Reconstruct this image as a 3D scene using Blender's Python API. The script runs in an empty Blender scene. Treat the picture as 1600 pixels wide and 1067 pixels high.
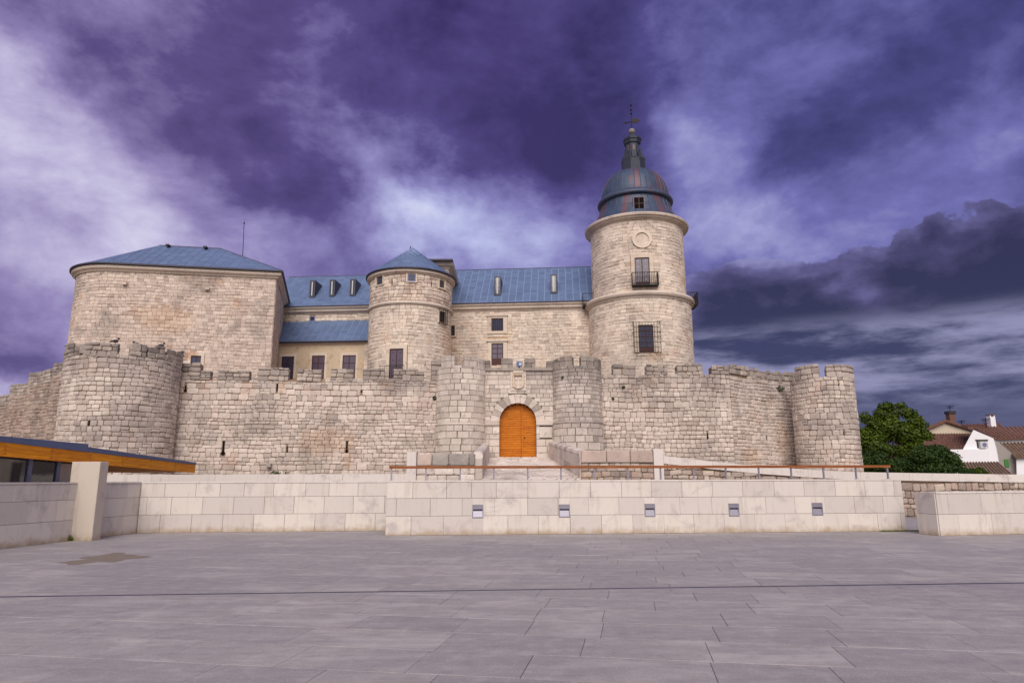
import bpy, math, random
import numpy as np
from mathutils import Vector, Matrix
random.seed(7)
rnd = random.random
def ru(a, b): return a + (b - a) * random.random()
S = bpy.context.scene
COL = S.collection
# ------------------------------------------------------------------ camera
CAM = Vector((0, 0, 1.6)); FPX = 1066.7
TILT = math.radians(11.5); ROLL = math.radians(0.18)
cd = bpy.data.cameras.new('camera'); cam = bpy.data.objects.new('camera', cd); COL.objects.link(cam)
RM = Matrix.Rotation(math.radians(90) + TILT, 3, 'X') @ Matrix.Rotation(-ROLL, 3, 'Z')
cam.matrix_world = Matrix.Translation(CAM) @ RM.to_4x4()
cd.sensor_width = 36; cd.lens = 24; cd.clip_start = .1; cd.clip_end = 6000
S.camera = cam
S.view_settings.view_transform = 'Standard'; S.view_settings.look = 'None'
S.view_settings.gamma = 1; S.view_settings.use_curve_mapping = False
EXPO = 1.02
S.view_settings.exposure = EXPO
# survey helpers: the sight line through a photo point, met with a real plane
def ray(px, py): return RM @ Vector((px - 800, 533.5 - py, -FPX))
def at(px, py, Y):
    d = ray(px, py); return CAM + d * (Y / d.y)
def ground(px, py, z=0):
    d = ray(px, py); return CAM + d * ((z - CAM.z) / d.z)
# ------------------------------------------------------------------ sun
SUNV = Vector((-0.05, -0.80, 0.66)).normalized()      # towards the sun
sl = bpy.data.lights.new('sun', 'SUN'); sl.energy = 1.5; sl.angle = math.radians(48); sl.color = (1, .93, .86)
so = bpy.data.objects.new('sun', sl); COL.objects.link(so)
so.rotation_euler = SUNV.to_track_quat('Z', 'Y').to_euler()
# ------------------------------------------------------------------ node helpers
def srgb(r, g, b, k=1.0):
    f = lambda c: ((c / 255) / 12.92 if c <= 10 else (((c / 255) + .055) / 1.055) ** 2.4) * k
    return (f(r), f(g), f(b), 1)
class NT:
    def __init__(s, tree): s.t = tree; s.n = tree.nodes; s.l = tree.links
    def new(s, typ, **kw):
        n = s.n.new(typ)
        for k, v in kw.items(): setattr(n, k, v)
        return n
    def put(s, sock, v):
        if hasattr(v, 'is_output') or hasattr(v, 'links'): s.l.new(v, sock)
        else: sock.default_value = v
    def math(s, op, a, b=0.0, c=None, clamp=False):
        n = s.new('ShaderNodeMath', operation=op, use_clamp=clamp)
        s.put(n.inputs[0], a); s.put(n.inputs[1], b)
        if c is not None: s.put(n.inputs[2], c)
        return n.outputs[0]
    def vmath(s, op, a, b=(0, 0, 0)):
        n = s.new('ShaderNodeVectorMath', operation=op); s.put(n.inputs[0], a); s.put(n.inputs[1], b)
        return n.outputs['Value'] if op in ('LENGTH', 'DOT_PRODUCT') else n.outputs[0]
    def noise(s, vec, scale, detail=4, rough=.55, dist=0.0, out='Fac', lac=2.0):
        n = s.new('ShaderNodeTexNoise'); s.put(n.inputs['Vector'], vec)
        n.inputs['Scale'].default_value = scale; n.inputs['Detail'].default_value = detail
        n.inputs['Roughness'].default_value = rough; n.inputs['Distortion'].default_value = dist
        n.inputs['Lacunarity'].default_value = lac
        return n.outputs[out]
    def mapr(s, v, a, b, c=0.0, d=1.0, smooth=False):
        n = s.new('ShaderNodeMapRange'); n.interpolation_type = 'SMOOTHSTEP' if smooth else 'LINEAR'
        s.put(n.inputs[0], v)
        for i, x in enumerate((a, b, c, d)): s.put(n.inputs[i + 1], x)
        return n.outputs[0]
    def mix(s, f, a, b, mode='MIX'):
        n = s.new('ShaderNodeMix', data_type='RGBA', blend_type=mode)
        s.put(n.inputs[0], f); s.put(n.inputs[6], a); s.put(n.inputs[7], b); return n.outputs[2]
    def ramp(s, v, stops):
        n = s.new('ShaderNodeValToRGB'); s.put(n.inputs[0], v); e = n.color_ramp.elements
        while len(e) < len(stops): e.new(.5)
        for el, (p, c) in zip(e, stops): el.position = p; el.color = c
        return n.outputs[0]
    def mapping(s, vec, loc=(0, 0, 0), rot=(0, 0, 0), sc=(1, 1, 1)):
        n = s.new('ShaderNodeMapping', vector_type='POINT'); s.put(n.inputs[0], vec)
        n.inputs[1].default_value = loc; n.inputs[2].default_value = rot; n.inputs[3].default_value = sc
        return n.outputs[0]
# ------------------------------------------------------------------ sky (azimuth / elevation cloud field)
def make_world():
    w = bpy.data.worlds.new('World'); S.world = w; w.use_nodes = True
    T = NT(w.node_tree); T.n.clear()
    tc = T.new('ShaderNodeTexCoord').outputs['Generated']
    d = T.vmath('NORMALIZE', tc)
    sp = T.new('ShaderNodeSeparateXYZ'); T.put(sp.inputs[0], d)
    az = T.math('ARCTAN2', sp.outputs[0], sp.outputs[1]); el = T.math('ARCSINE', sp.outputs[2])
    cb = T.new('ShaderNodeCombineXYZ'); T.put(cb.inputs[0], az); T.put(cb.inputs[1], el); AE = cb.outputs[0]
    # ragged cloud edges: bend the angles with noise of the direction
    n1 = T.noise(d, 2.6, 5, .55, out='Color'); n2 = T.noise(d, 9, 5, .6, out='Color')
    w1 = T.vmath('MULTIPLY', T.vmath('SUBTRACT', n1, (.5, .5, .5)), (.34, .26, 0))
    w2 = T.vmath('MULTIPLY', T.vmath('SUBTRACT', n2, (.5, .5, .5)), (.11, .09, 0))
    Wp = T.vmath('ADD', T.vmath('ADD', AE, w1), w2)
    def ae(px, py):
        v = ray(px, py).normalized(); return math.atan2(v.x, v.y), math.asin(v.z)
    def blob(vec, px, py, rx, ry, rot, amp):
        a, e = ae(px, py)
        sx, sy = FPX / rx, FPX / ry
        c, s_ = math.cos(rot), math.sin(rot)
        # mapping: scale after rotating about the centre
        v = T.vmath('SUBTRACT', vec, (a, e, 0))
        n = T.new('ShaderNodeMapping', vector_type='POINT'); T.put(n.inputs[0], v); n.inputs[2].default_value = (0, 0, rot)
        v = T.vmath('MULTIPLY', n.outputs[0], (sx, sy, 0))
        l2 = T.vmath('DOT_PRODUCT', v, v)
        g = T.math('POWER', 2.718, T.math('MULTIPLY', l2, -1.0))
        return T.math('MULTIPLY', g, amp)
    R = math.radians
    # px, py, half length, half width, turn, strength (light + / dark -)
    field = [
        (60, 250, 260, 90, R(38), .34), (200, 300, 170, 45, R(38), .14), (30, 60, 70, 90, 0, .30), (220, 75, 130, 60, R(30), .20),
        (670, 330, 105, 70, R(20), .42), (580, 230, 120, 40, R(40), .26), (380, 310, 150, 40, R(20), .16), (480, 360, 170, 40, R(-5), .10),
        (850, 375, 80, 50, R(0), .2), (20, 380, 170, 50, R(0), .24), (25, 600, 90, 22, 0, .50), (60, 470, 200, 60, 0, .12),
        (1130, 290, 70, 160, R(-20), .30), (1230, 110, 200, 60, R(-35), .20), (1180, 420, 170, 45, R(5), .22),
        (1500, 240, 170, 40, R(-25), .10), (1570, 220, 80, 28, R(-30), .12),
        (130, 30, 110, 60, R(30), -.20), (800, 90, 330, 170, R(15), -.26), (440, 90, 220, 90, R(35), -.14), (520, 330, 90, 40, R(40), -.16), (330, 180, 120, 45, R(45), -.16),
        (880, 230, 170, 70, R(25), -.16), (1500, 40, 220, 110, 0, -.16), (1330, 240, 170, 60, R(-30), -.12), (30, 540, 170, 24, R(4), -.12),
        (980, 30, 90, 200, R(-20), -.14)]
    F = T.math('ADD', .40, 0)
    for b in field: F = T.math('ADD', F, blob(Wp, *b))
    streak = T.noise(T.mapping(d, rot=(0, R(25), 0), sc=(1, 1, 1.9)), 4.4, 9, .61, .25)
    fine = T.noise(T.mapping(d, rot=(0, R(25), 0), sc=(1, 1, 1.5)), 15, 6, .58, 0.1)
    F = T.math('ADD', F, T.math('MULTIPLY', T.math('SUBTRACT', streak, .5), .82))
    F = T.math('ADD', F, T.math('MULTIPLY', T.math('SUBTRACT', fine, .5), .36))
    left = T.ramp(F, [(.06, srgb(60, 44, 92)), (.30, srgb(92, 76, 132)), (.55, srgb(146, 132, 182)), (.80, srgb(196, 188, 222)), (1, srgb(228, 226, 244))])
    mid = T.ramp(F, [(.06, srgb(58, 44, 98)), (.30, srgb(84, 70, 132)), (.55, srgb(138, 132, 190)), (.80, srgb(186, 190, 232)), (1, srgb(224, 228, 248))])
    right = T.ramp(F, [(.06, srgb(44, 42, 88)), (.30, srgb(74, 70, 130)), (.55, srgb(114, 110, 176)), (.80, srgb(164, 162, 212)), (1, srgb(214, 218, 242))])
    c = T.mix(T.mapr(az, -.55, -.05, smooth=True), left, mid)
    c = T.mix(T.mapr(az, -.05, .40, smooth=True), c, right)
    # heavy cumulus bank low on the right
    cw = T.vmath('ADD', AE, T.vmath('MULTIPLY', T.vmath('SUBTRACT', T.noise(d, 9, 5, .5, out='Color'), (.5, .5, .5)), (.13, .11, 0)))
    cw = T.vmath('ADD', cw, T.vmath('MULTIPLY', T.vmath('SUBTRACT', T.noise(d, 28, 4, .55, out='Color'), (.5, .5, .5)), (.05, .045, 0)))
    cum = [(1140, 480, 110, 62, 0, .9), (1250, 510, 170, 60, 0, .9), (1400, 480, 190, 75, R(-8), 1.0), (1560, 435, 120, 72, 0, 1.1), (1720, 450, 260, 85, 0, 1.0), (1590, 375, 44, 34, 0, .7), (1160, 430, 40, 26, 0, .35), (1420, 405, 60, 24, R(20), .4)]
    M = None
    for b in cum:
        g = blob(cw, *b); M = g if M is None else T.math('ADD', M, g)
    M2 = T.math('ADD', M, T.math('MULTIPLY', T.math('SUBTRACT', T.noise(d, 16, 5, .6), .5), .35))
    mask = T.mapr(M2, .47, .57, smooth=True)
    bil = T.noise(T.mapping(d, sc=(1, 1, 1.9)), 7, 7, .55, .1)
    hi = T.math('ADD', T.mapr(el, .17, .37), T.math('MULTIPLY', T.math('SUBTRACT', bil, .5), 3.0))
    hi = T.math('ADD', hi, T.mapr(M2, .5, 1.0, .16, 0))
    hi = T.math('SUBTRACT', hi, T.mapr(M, .9, 2.2, 0, .45), clamp=True)
    body = T.ramp(hi, [(0, srgb(44, 38, 76)), (.35, srgb(68, 60, 102)), (.7, srgb(100, 94, 144)), (1, srgb(138, 134, 184))])
    c = T.mix(mask, c, body)
    # layered bands under it, close to the horizon
    bn = T.noise(T.mapping(d, sc=(1, 1, 4.5)), 5, 7, .6, .1)
    ban = T.mix(T.mapr(bn, .36, .60, smooth=True), srgb(52, 50, 92), srgb(150, 148, 186))
    low = T.math('MULTIPLY', T.mapr(el, .225, .18, smooth=True), T.mapr(az, .20, .26, smooth=True))
    c = T.mix(T.math('MULTIPLY', low, .9), c, ban)
    vdark = T.math('MULTIPLY', T.mapr(el, .13, .07, smooth=True), T.mapr(az, .20, .26, smooth=True))
    c = T.mix(T.math('MULTIPLY', vdark, .8), c, srgb(44, 46, 92))
    # cloud cover thins overhead and behind the camera to a paler even overcast, as the light on the walls implies
    back = T.mapr(sp.outputs[1], .25, -.5, smooth=True)
    over = T.mix(T.mapr(T.noise(d, 2.5, 4), .35, .65), srgb(176, 168, 184), srgb(216, 208, 212))
    c = T.mix(back, c, over)
    bg = T.new('ShaderNodeBackground'); T.put(bg.inputs[0], c); bg.inputs[1].default_value = 1.0 / 2 ** EXPO
    sk = T.new('ShaderNodeTexSky', sky_type='NISHITA'); sk.sun_disc = False
    sk.sun_elevation = math.asin(SUNV.z); sk.sun_rotation = math.atan2(SUNV.x, SUNV.y)
    b2 = T.new('ShaderNodeBackground'); T.put(b2.inputs[0], sk.outputs[0]); b2.inputs[1].default_value = .06
    ms = T.new('ShaderNodeMixShader'); ms.inputs[0].default_value = .05
    T.l.new(bg.outputs[0], ms.inputs[1]); T.l.new(b2.outputs[0], ms.inputs[2])
    o = T.new('ShaderNodeOutputWorld'); T.l.new(ms.outputs[0], o.inputs[0])
make_world()
# ------------------------------------------------------------------ materials
def material(name):
    m = bpy.data.materials.new(name); m.use_nodes = True
    T = NT(m.node_tree); b = T.n['Principled BSDF']
    T.pos = T.new('ShaderNodeNewGeometry').outputs['Position']
    return m, T, b
def tone(T):
    g = T.new('ShaderNodeNewGeometry').outputs['Random Per Island']; o = T.new('ShaderNodeObjectInfo').outputs['Random']
    return T.math('FRACT', T.math('ADD', T.math('MULTIPLY', g, 7.31), o))
def bump(T, b, h, strength=.5, dist=.02):
    n = T.new('ShaderNodeBump'); n.inputs['Strength'].default_value = strength; n.inputs['Distance'].default_value = dist
    T.put(n.inputs['Height'], h); T.l.new(n.outputs[0], b.inputs['Normal'])
def stone_mat(name, cols, dark=None, orange=.25, patch=.35, spots=(), rough_scale=9, bumpd=.03):
    """cols: three tones; dark=(z0,z1,amount) grey lichen growing near exposed wall tops"""
    m, T, b = material(name)
    r = tone(T)
    c = T.ramp(r, [(0, cols[0]), (.3, cols[1]), (.6, cols[2]), (.85, cols[1]), (1, tuple(x * .78 for x in cols[1][:3]) + (1,))])
    big = T.noise(T.pos, .35, 4, .6); mid = T.noise(T.pos, 2.2, 5, .65); fine = T.noise(T.pos, rough_scale * 2.2, 5, .7)
    c = T.mix(T.math('MULTIPLY', T.mapr(big, .48, .66, smooth=True), patch), c, srgb(134, 124, 120))
    c = T.mix(T.math('MULTIPLY', T.mapr(mid, .55, .70, smooth=True), .45), c, srgb(120, 110, 106))
    c = T.mix(T.math('MULTIPLY', T.mapr(mid, .44, .30, smooth=True), .5), c, srgb(205, 196, 186))
    on = T.noise(T.vmath('ADD', T.pos, (31, 7, 3)), .55, 6, .68)
    c = T.mix(T.math('MULTIPLY', T.mapr(on, .55, .70, smooth=True), orange), c, srgb(178, 122, 76))
    c = T.mix(T.mapr(fine, .35, .75, 0, .35), c, T.mix(1.0, c, srgb(170, 162, 158), 'MULTIPLY'))
    for px, py, Y, rx, rz in spots:                                   # rust and ochre stains with a place of their own
        q = at(px, py, Y); v = T.vmath('MULTIPLY', T.vmath('SUBTRACT', T.pos, tuple(q)), (1 / rx, 1 / (rx + 1.2), 1 / rz)); l2 = T.vmath('DOT_PRODUCT', v, v)
        g = T.math('ADD', T.mapr(l2, 1.3, .0), T.math('MULTIPLY', T.math('SUBTRACT', T.noise(T.mapping(T.pos, sc=(2, 2, .7)), 2.4, 5, .7), .5), 2.2))
        c = T.mix(T.math('MULTIPLY', T.mapr(g, .35, .9, smooth=True), T.mapr(l2, 1.6, .9, 0, .27)), c, srgb(196, 146, 96))
    pit = T.noise(T.pos, 34, 3, .6)
    c = T.mix(T.mapr(pit, .62, .70, 0, .5), c, srgb(84, 74, 66))
    if dark:
        sz = T.new('ShaderNodeSeparateXYZ'); T.put(sz.inputs[0], T.pos)
        h = T.math('ADD', sz.outputs[2], T.math('MULTIPLY', T.math('SUBTRACT', T.noise(T.mapping(T.pos, sc=(1.4, 1.4, .45)), 1.3, 6, .7), .5), 3.4))
        c = T.mix(T.math('MULTIPLY', T.mapr(h, dark[0], dark[1], smooth=True), dark[2]), c, srgb(78, 74, 74))
    T.put(b.inputs['Base Color'], c); b.inputs['Roughness'].default_value = .92; b.inputs['Specular IOR Level'].default_value = .2
    bump(T, b, T.math('ADD', T.math('MULTIPLY', T.noise(T.pos, rough_scale, 6, .72), 1.0), T.math('MULTIPLY', pit, -.25)), 1.0, bumpd)
    return m
MAT = {}
MAT['curtain'] = stone_mat('curtain_limestone', (srgb(220, 205, 194), srgb(202, 187, 178), srgb(231, 217, 206)), (6.6, 10.4, .48), .24, .5, spots=[(1213, 690, 49, 1.3, 2.4), (1170, 712, 46.5, 1.2, .8), (543, 714, 43.8, .3, 1.2), (512, 690, 43.7, 2.5, 1.2), (440, 600, 43, .4, .9)])
MAT['shaded_brown'] = stone_mat('shaded_brown_stone', (srgb(184, 164, 152), srgb(160, 142, 132), srgb(196, 176, 162)), None, .3, .5)  # browner stone; the stepped wall's shade is also put into these darker tones
MAT['merlon'] = stone_mat('merlon_limestone', (srgb(186, 172, 162), srgb(160, 149, 142), srgb(204, 190, 178)), (8.0, 10.6, .55), .05)
MAT['curtain_mortar'] = stone_mat('curtain_mortar', (srgb(158, 134, 114),) * 3, None, .6, .1)
MAT['gate'] = stone_mat('gate_ashlar', (srgb(224, 211, 200), srgb(208, 195, 185), srgb(232, 220, 210)), (7.9, 11, .5), .05, .35, rough_scale=6, bumpd=.015)
MAT['gate_mortar'] = stone_mat('gate_mortar', (srgb(150, 138, 128),) * 3, (8.0, 11, .5), .1, .1)
MAT['keep'] = stone_mat('keep_limestone', (srgb(220, 201, 187), srgb(204, 186, 174), srgb(230, 213, 199)), None, .42, .45, spots=[(262, 500, 49, 2.6, 1.6)])
MAT['keep_mortar'] = stone_mat('keep_mortar', (srgb(178, 148, 118),) * 3, None, .7, .1)
MAT['gate_dark'] = stone_mat('gate_ashlar_weathered', (srgb(222, 209, 199), srgb(200, 187, 178), srgb(230, 218, 208)), (6.4, 10, .68), .05, .35, rough_scale=6, bumpd=.015)
MAT['tower'] = stone_mat('tower_limestone', (srgb(234, 217, 201), srgb(219, 203, 188), srgb(242, 227, 211)), None, .36, .3, spots=[(1016, 562, 53, 1.2, .6), (697, 532, 52, .5, 2.2), (790, 520, 57, .6, 1.6), (706, 545, 57, .5, 1.2)])
MAT['tower_mortar'] = stone_mat('tower_mortar', (srgb(200, 168, 132),) * 3, None, .8, .1)
MAT['moulding'] = stone_mat('moulding_limestone', (srgb(214, 199, 186),) * 3, None, .3, .3, bumpd=.01)
MAT['surround'] = stone_mat('dressed_limestone', (srgb(224, 208, 190), srgb(216, 200, 182), srgb(228, 213, 196)), None, .65, .1, bumpd=.008)
MAT['render'] = stone_mat('lime_render', (srgb(208, 188, 162),) * 3, None, .5, .15, bumpd=.008)
MAT['rubble'] = stone_mat('rubble_stone', (srgb(196, 172, 156), srgb(168, 150, 140), srgb(212, 196, 180)), None, .4, .2, bumpd=.05)
MAT['pinkblock'] = stone_mat('weathered_pink_block', (srgb(216, 199, 186), srgb(206, 184, 172), srgb(220, 206, 193)), None, .2, .3, rough_scale=16, bumpd=.04)
MAT['darkblock'] = stone_mat('lichen_dark_block', (srgb(170, 162, 156), srgb(180, 171, 163), srgb(154, 147, 143)), None, 0, .5, rough_scale=16, bumpd=.05)
def panel_mat(name, cols, stain=True):
    m, T, b = material(name)
    c = T.ramp(tone(T), [(0, cols[0]), (.4, cols[1]), (.75, cols[2]), (1, cols[0])])
    n = T.noise(T.pos, 1.6, 6, .66, .6); s = T.noise(T.mapping(T.pos, sc=(6, 6, .8)), 1.2, 5, .6)
    c = T.mix(T.mapr(n, .52, .72, 0, .55, smooth=True), c, srgb(158, 148, 150))
    c = T.mix(T.mapr(s, .5, .72, 0, .40, smooth=True), c, srgb(176, 162, 152))
    c = T.mix(T.mapr(T.noise(T.pos, 26, 3, .6), .66, .74, 0, .45), c, srgb(128, 120, 116))
    if stain:
        sz = T.new('ShaderNodeSeparateXYZ'); T.put(sz.inputs[0], T.pos)
        h = T.math('ADD', sz.outputs[2], T.math('MULTIPLY', T.math('SUBTRACT', T.noise(T.pos, 3.2, 5, .7), .5), .5))
        c = T.mix(T.mapr(h, .24, -.08, 0, .85, smooth=True), c, srgb(158, 134, 104))
    T.put(b.inputs['Base Color'], c); b.inputs['Roughness'].default_value = .75; b.inputs['Specular IOR Level'].default_value = .3
    bump(T, b, T.noise(T.pos, 40, 4, .6), .4, .004)
    return m
MAT['panel'] = panel_mat('cladding_limestone', (srgb(208, 199, 190), srgb(196, 187, 181), srgb(214, 205, 196)))
MAT['panel_joint'] = panel_mat('cladding_joint', (srgb(104, 94, 92),) * 3)
MAT['coping'] = panel_mat('pale_coping', (srgb(212, 203, 196), srgb(204, 195, 189), srgb(217, 209, 201)), False)
MAT['concrete'] = panel_mat('rough_concrete', (srgb(196, 184, 170),) * 3)
def granite(name, a, b_, k=1.0):
    m, T, b = material(name)
    r = tone(T)
    c = T.mix(r, a, b_)
    lg = T.noise(T.mapping(T.pos, sc=(1, 2.0, 1)), .9, 6, .62, .7); ly = T.noise(T.pos, .22, 3, .5)
    lg = T.math('ADD', lg, T.math('MULTIPLY', T.math('SUBTRACT', r, .5), .16)); c = T.mix(T.mapr(lg, .50, .68, 0, .52, smooth=True), c, srgb(188, 182, 178))
    st = T.noise(T.mapping(T.pos, rot=(0, 0, .17), sc=(.35, 2.6, 1)), 2.2, 6, .65); c = T.mix(T.mapr(st, .35, .70, 0, .35, smooth=True), c, srgb(116, 112, 118))
    c = T.mix(T.mapr(ly, .45, .65, 0, .35, smooth=True), c, srgb(132, 126, 130))
    mt = T.noise(T.pos, 4.5, 6, .72); c = T.mix(T.mapr(mt, .48, .70, 0, .38, smooth=True), c, srgb(182, 176, 172)); c = T.mix(T.mapr(mt, .46, .30, 0, .35, smooth=True), c, srgb(116, 110, 112))
    sp = T.noise(T.pos, 120, 2, .7); sp2 = T.noise(T.pos, 55, 2, .6)
    c = T.mix(T.mapr(sp, .58, .66, 0, .55), c, srgb(74, 72, 84)); c = T.mix(T.mapr(sp2, .60, .66, 0, .45), c, srgb(206, 198, 200))
    ru_ = T.noise(T.vmath('ADD', T.pos, (4, 9, 0)), .8, 5, .7)
    c = T.mix(T.mapr(ru_, .68, .76, 0, .55, smooth=True), c, srgb(170, 136, 92))
    dk = T.noise(T.pos, 7, 3, .5); c = T.mix(T.mapr(dk, .74, .77, 0, .8), c, srgb(60, 52, 54))
    T.put(b.inputs['Base Color'], c); T.put(b.inputs['Roughness'], T.mapr(lg, .4, .7, .62, .8)); b.inputs['Specular IOR Level'].default_value = .3
    bump(T, b, sp2, .35, .004)
    return m
MAT['granite'] = granite('granite_paving', srgb(150, 144, 144), srgb(160, 153, 151))
MAT['granite_joint'] = granite('paving_joint', srgb(138, 131, 128), srgb(140, 133, 130))
def plain(name, col, rough=.7, metal=0, var=.25, scale=6, spec=.4, bd=.004):
    m, T, b = material(name)
    t = T.math('ADD', T.math('MULTIPLY', tone(T), .6), T.math('MULTIPLY', T.noise(T.pos, scale, 5, .65), .8))
    lo = tuple(x * (1 - var) for x in col[:3]) + (1,); hi = tuple(min(1, x * (1 + var)) for x in col[:3]) + (1,)
    T.put(b.inputs['Base Color'], T.mix(T.math('MULTIPLY', t, .8, clamp=True), lo, hi))
    b.inputs['Roughness'].default_value = rough; b.inputs['Metallic'].default_value = metal; b.inputs['Specular IOR Level'].default_value = spec
    if bd: bump(T, b, T.noise(T.pos, scale * 5, 3, .6), .4, bd)
    return m
MAT['slate'] = plain('blue_slate', srgb(92, 110, 142), .42, 0, .26, 1.5, .5)
MAT['slate_joint'] = plain('slate_joint', srgb(124, 140, 170), .6, 0, .15)
MAT['lead'] = plain('lead_flashing', srgb(72, 70, 84), .55, .2, .3)
MAT['gutter'] = plain('dark_gutter', srgb(54, 50, 60), .5, .3, .2)
MAT['iron'] = plain('wrought_iron', srgb(34, 28, 30), .55, .5, .3)
MAT['steel'] = plain('brushed_steel', srgb(150, 146, 158), .42, .7, .12)
MAT['mullion'] = plain('blue_grey_metal', srgb(116, 122, 154), .45, .4, .12)
MAT['fascia_metal'] = plain('blue_zinc', srgb(88, 104, 142), .45, .3, .14)
MAT['frame'] = plain('dark_red_wood', srgb(74, 38, 36), .6, 0, .3)
MAT['black'] = plain('deep_shade_interior', srgb(20, 17, 18), .9, 0, .2, spec=.1, bd=0)
MAT['soil'] = plain('dry_earth', srgb(120, 108, 88), .95, 0, .3, .5)
MAT['bird'] = plain('dark_feathers', srgb(48, 46, 54), .7, 0, .3)
MAT['acwhite'] = plain('grey_plastic', srgb(190, 190, 190), .5, 0, .1)
MAT['green'] = plain('green_paint', srgb(60, 120, 50), .6, 0, .1)
MAT['plaster_white'] = plain('white_plaster', srgb(226, 224, 228), .85, 0, .06, 2)
MAT['plaster_cream'] = plain('cream_plaster', srgb(198, 184, 164), .85, 0, .1, 2)
MAT['plaster_grey'] = plain('grey_render', srgb(140, 134, 130), .9, 0, .2, 2)
MAT['clay'] = plain('clay_tile', srgb(108, 76, 64), .85, 0, .6, 3)
MAT['oldclay'] = plain('weathered_clay_tile', srgb(120, 98, 82), .9, 0, .45, 3)
MAT['door_dark'] = plain('door_shadow_wood', srgb(96, 50, 14), .7); MAT['brick'] = plain('weathered_brick', srgb(112, 80, 70), .9, 0, .3, 5)
MAT['bark'] = plain('bark', srgb(70, 56, 46), .95, 0, .3, 8)
MAT['puddle'] = plain('damp_stain', srgb(120, 108, 96), .6, 0, .2)
MAT['moss'] = plain('moss', srgb(92, 108, 40), .95, 0, .4)
def glass_mat(name, col, r=.08):
    m, T, b = material(name)
    T.put(b.inputs['Base Color'], T.mix(T.noise(T.pos, 1.3, 3), col, tuple(x * 2 for x in col[:3]) + (1,)))
    b.inputs['Roughness'].default_value = r; b.inputs['Specular IOR Level'].default_value = .9
    bump(T, b, T.noise(T.pos, 2.0, 2), .25, .01)
    return m
MAT['glass'] = glass_mat('window_glass', srgb(46, 48, 70)); MAT['glass_blue'] = glass_mat('pale_leaded_glass', srgb(58, 44, 62), .35)
MAT['glass_dark'] = glass_mat('dark_glass', srgb(42, 44, 50))
def wood_mat(name, a, c_, vec_sc):
    m, T, b = material(name)
    g = T.noise(T.mapping(T.pos, sc=vec_sc), 3, 6, .65, 1.2)
    c = T.mix(T.mapr(g, .35, .68, smooth=True), a, c_)
    c = T.mix(T.math('MULTIPLY', tone(T), .35), c, T.mix(1.0, c, srgb(190, 150, 110), 'MULTIPLY'))
    T.put(b.inputs['Base Color'], c); b.inputs['Roughness'].default_value = .5; b.inputs['Specular IOR Level'].default_value = .25
    bump(T, b, g, .4, .004); return m
MAT['door_wood'] = wood_mat('orange_varnished_wood', srgb(212, 126, 20), srgb(172, 94, 12), (.6, 1, 7))
MAT['fascia_wood'] = wood_mat('orange_larch', srgb(255, 172, 24), srgb(228, 132, 14), (1, .35, 7))
MAT['rail_wood'] = wood_mat('brown_rail_wood', srgb(158, 96, 52), srgb(120, 70, 40), (.5, 1, 6))
def dome_mat():
    m, T, b = material('patinated_copper')
    r = tone(T)
    st = T.noise(T.mapping(T.pos, sc=(3.2, 3.2, .5)), 1.4, 6, .68)
    c = T.mix(T.noise(T.pos, 1.7, 5, .6), srgb(40, 52, 74), srgb(74, 92, 118))
    v = T.math('ADD', T.math('MULTIPLY', st, .75), T.math('MULTIPLY', r, .26))
    c = T.mix(T.mapr(v, .49, .62, 0, .60, smooth=True), c, T.mix(T.noise(T.pos, 5, 4), srgb(128, 72, 66), srgb(92, 56, 62)))
    T.put(b.inputs['Base Color'], c); b.inputs['Roughness'].default_value = .5; b.inputs['Metallic'].default_value = .15
    bump(T, b, T.noise(T.pos, 9, 4), .4, .01); return m
MAT['dome'] = dome_mat(); MAT['lantern'] = plain('dark_weathered_copper', srgb(44, 48, 62), .6, .1, .5, 3)
def leaf_mat(name, a, c_):
    m, T, b = material(name)
    c = T.mix(tone(T), a, c_); c = T.mix(T.mapr(T.noise(T.pos, .9, 3), .4, .65, 0, .6), c, c_)
    T.put(b.inputs['Base Color'], c); b.inputs['Roughness'].default_value = .6
    b.inputs['Specular IOR Level'].default_value = .3
    tr = T.new('ShaderNodeBsdfTranslucent'); T.put(tr.inputs[0], c)
    mx = T.new('ShaderNodeMixShader'); mx.inputs[0].default_value = .3
    o = T.n['Material Output']; T.l.new(b.outputs[0], mx.inputs[1]); T.l.new(tr.outputs[0], mx.inputs[2]); T.l.new(mx.outputs[0], o.inputs[0])
    return m
MAT['leaf'] = leaf_mat('tree_leaves', srgb(32, 54, 12), srgb(88, 106, 20)); MAT['leaf_dark'] = leaf_mat('shrub_leaves', srgb(30, 54, 18), srgb(62, 84, 30))
MAT['grass'] = leaf_mat('grass_blades', srgb(72, 92, 30), srgb(110, 120, 44))
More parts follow.
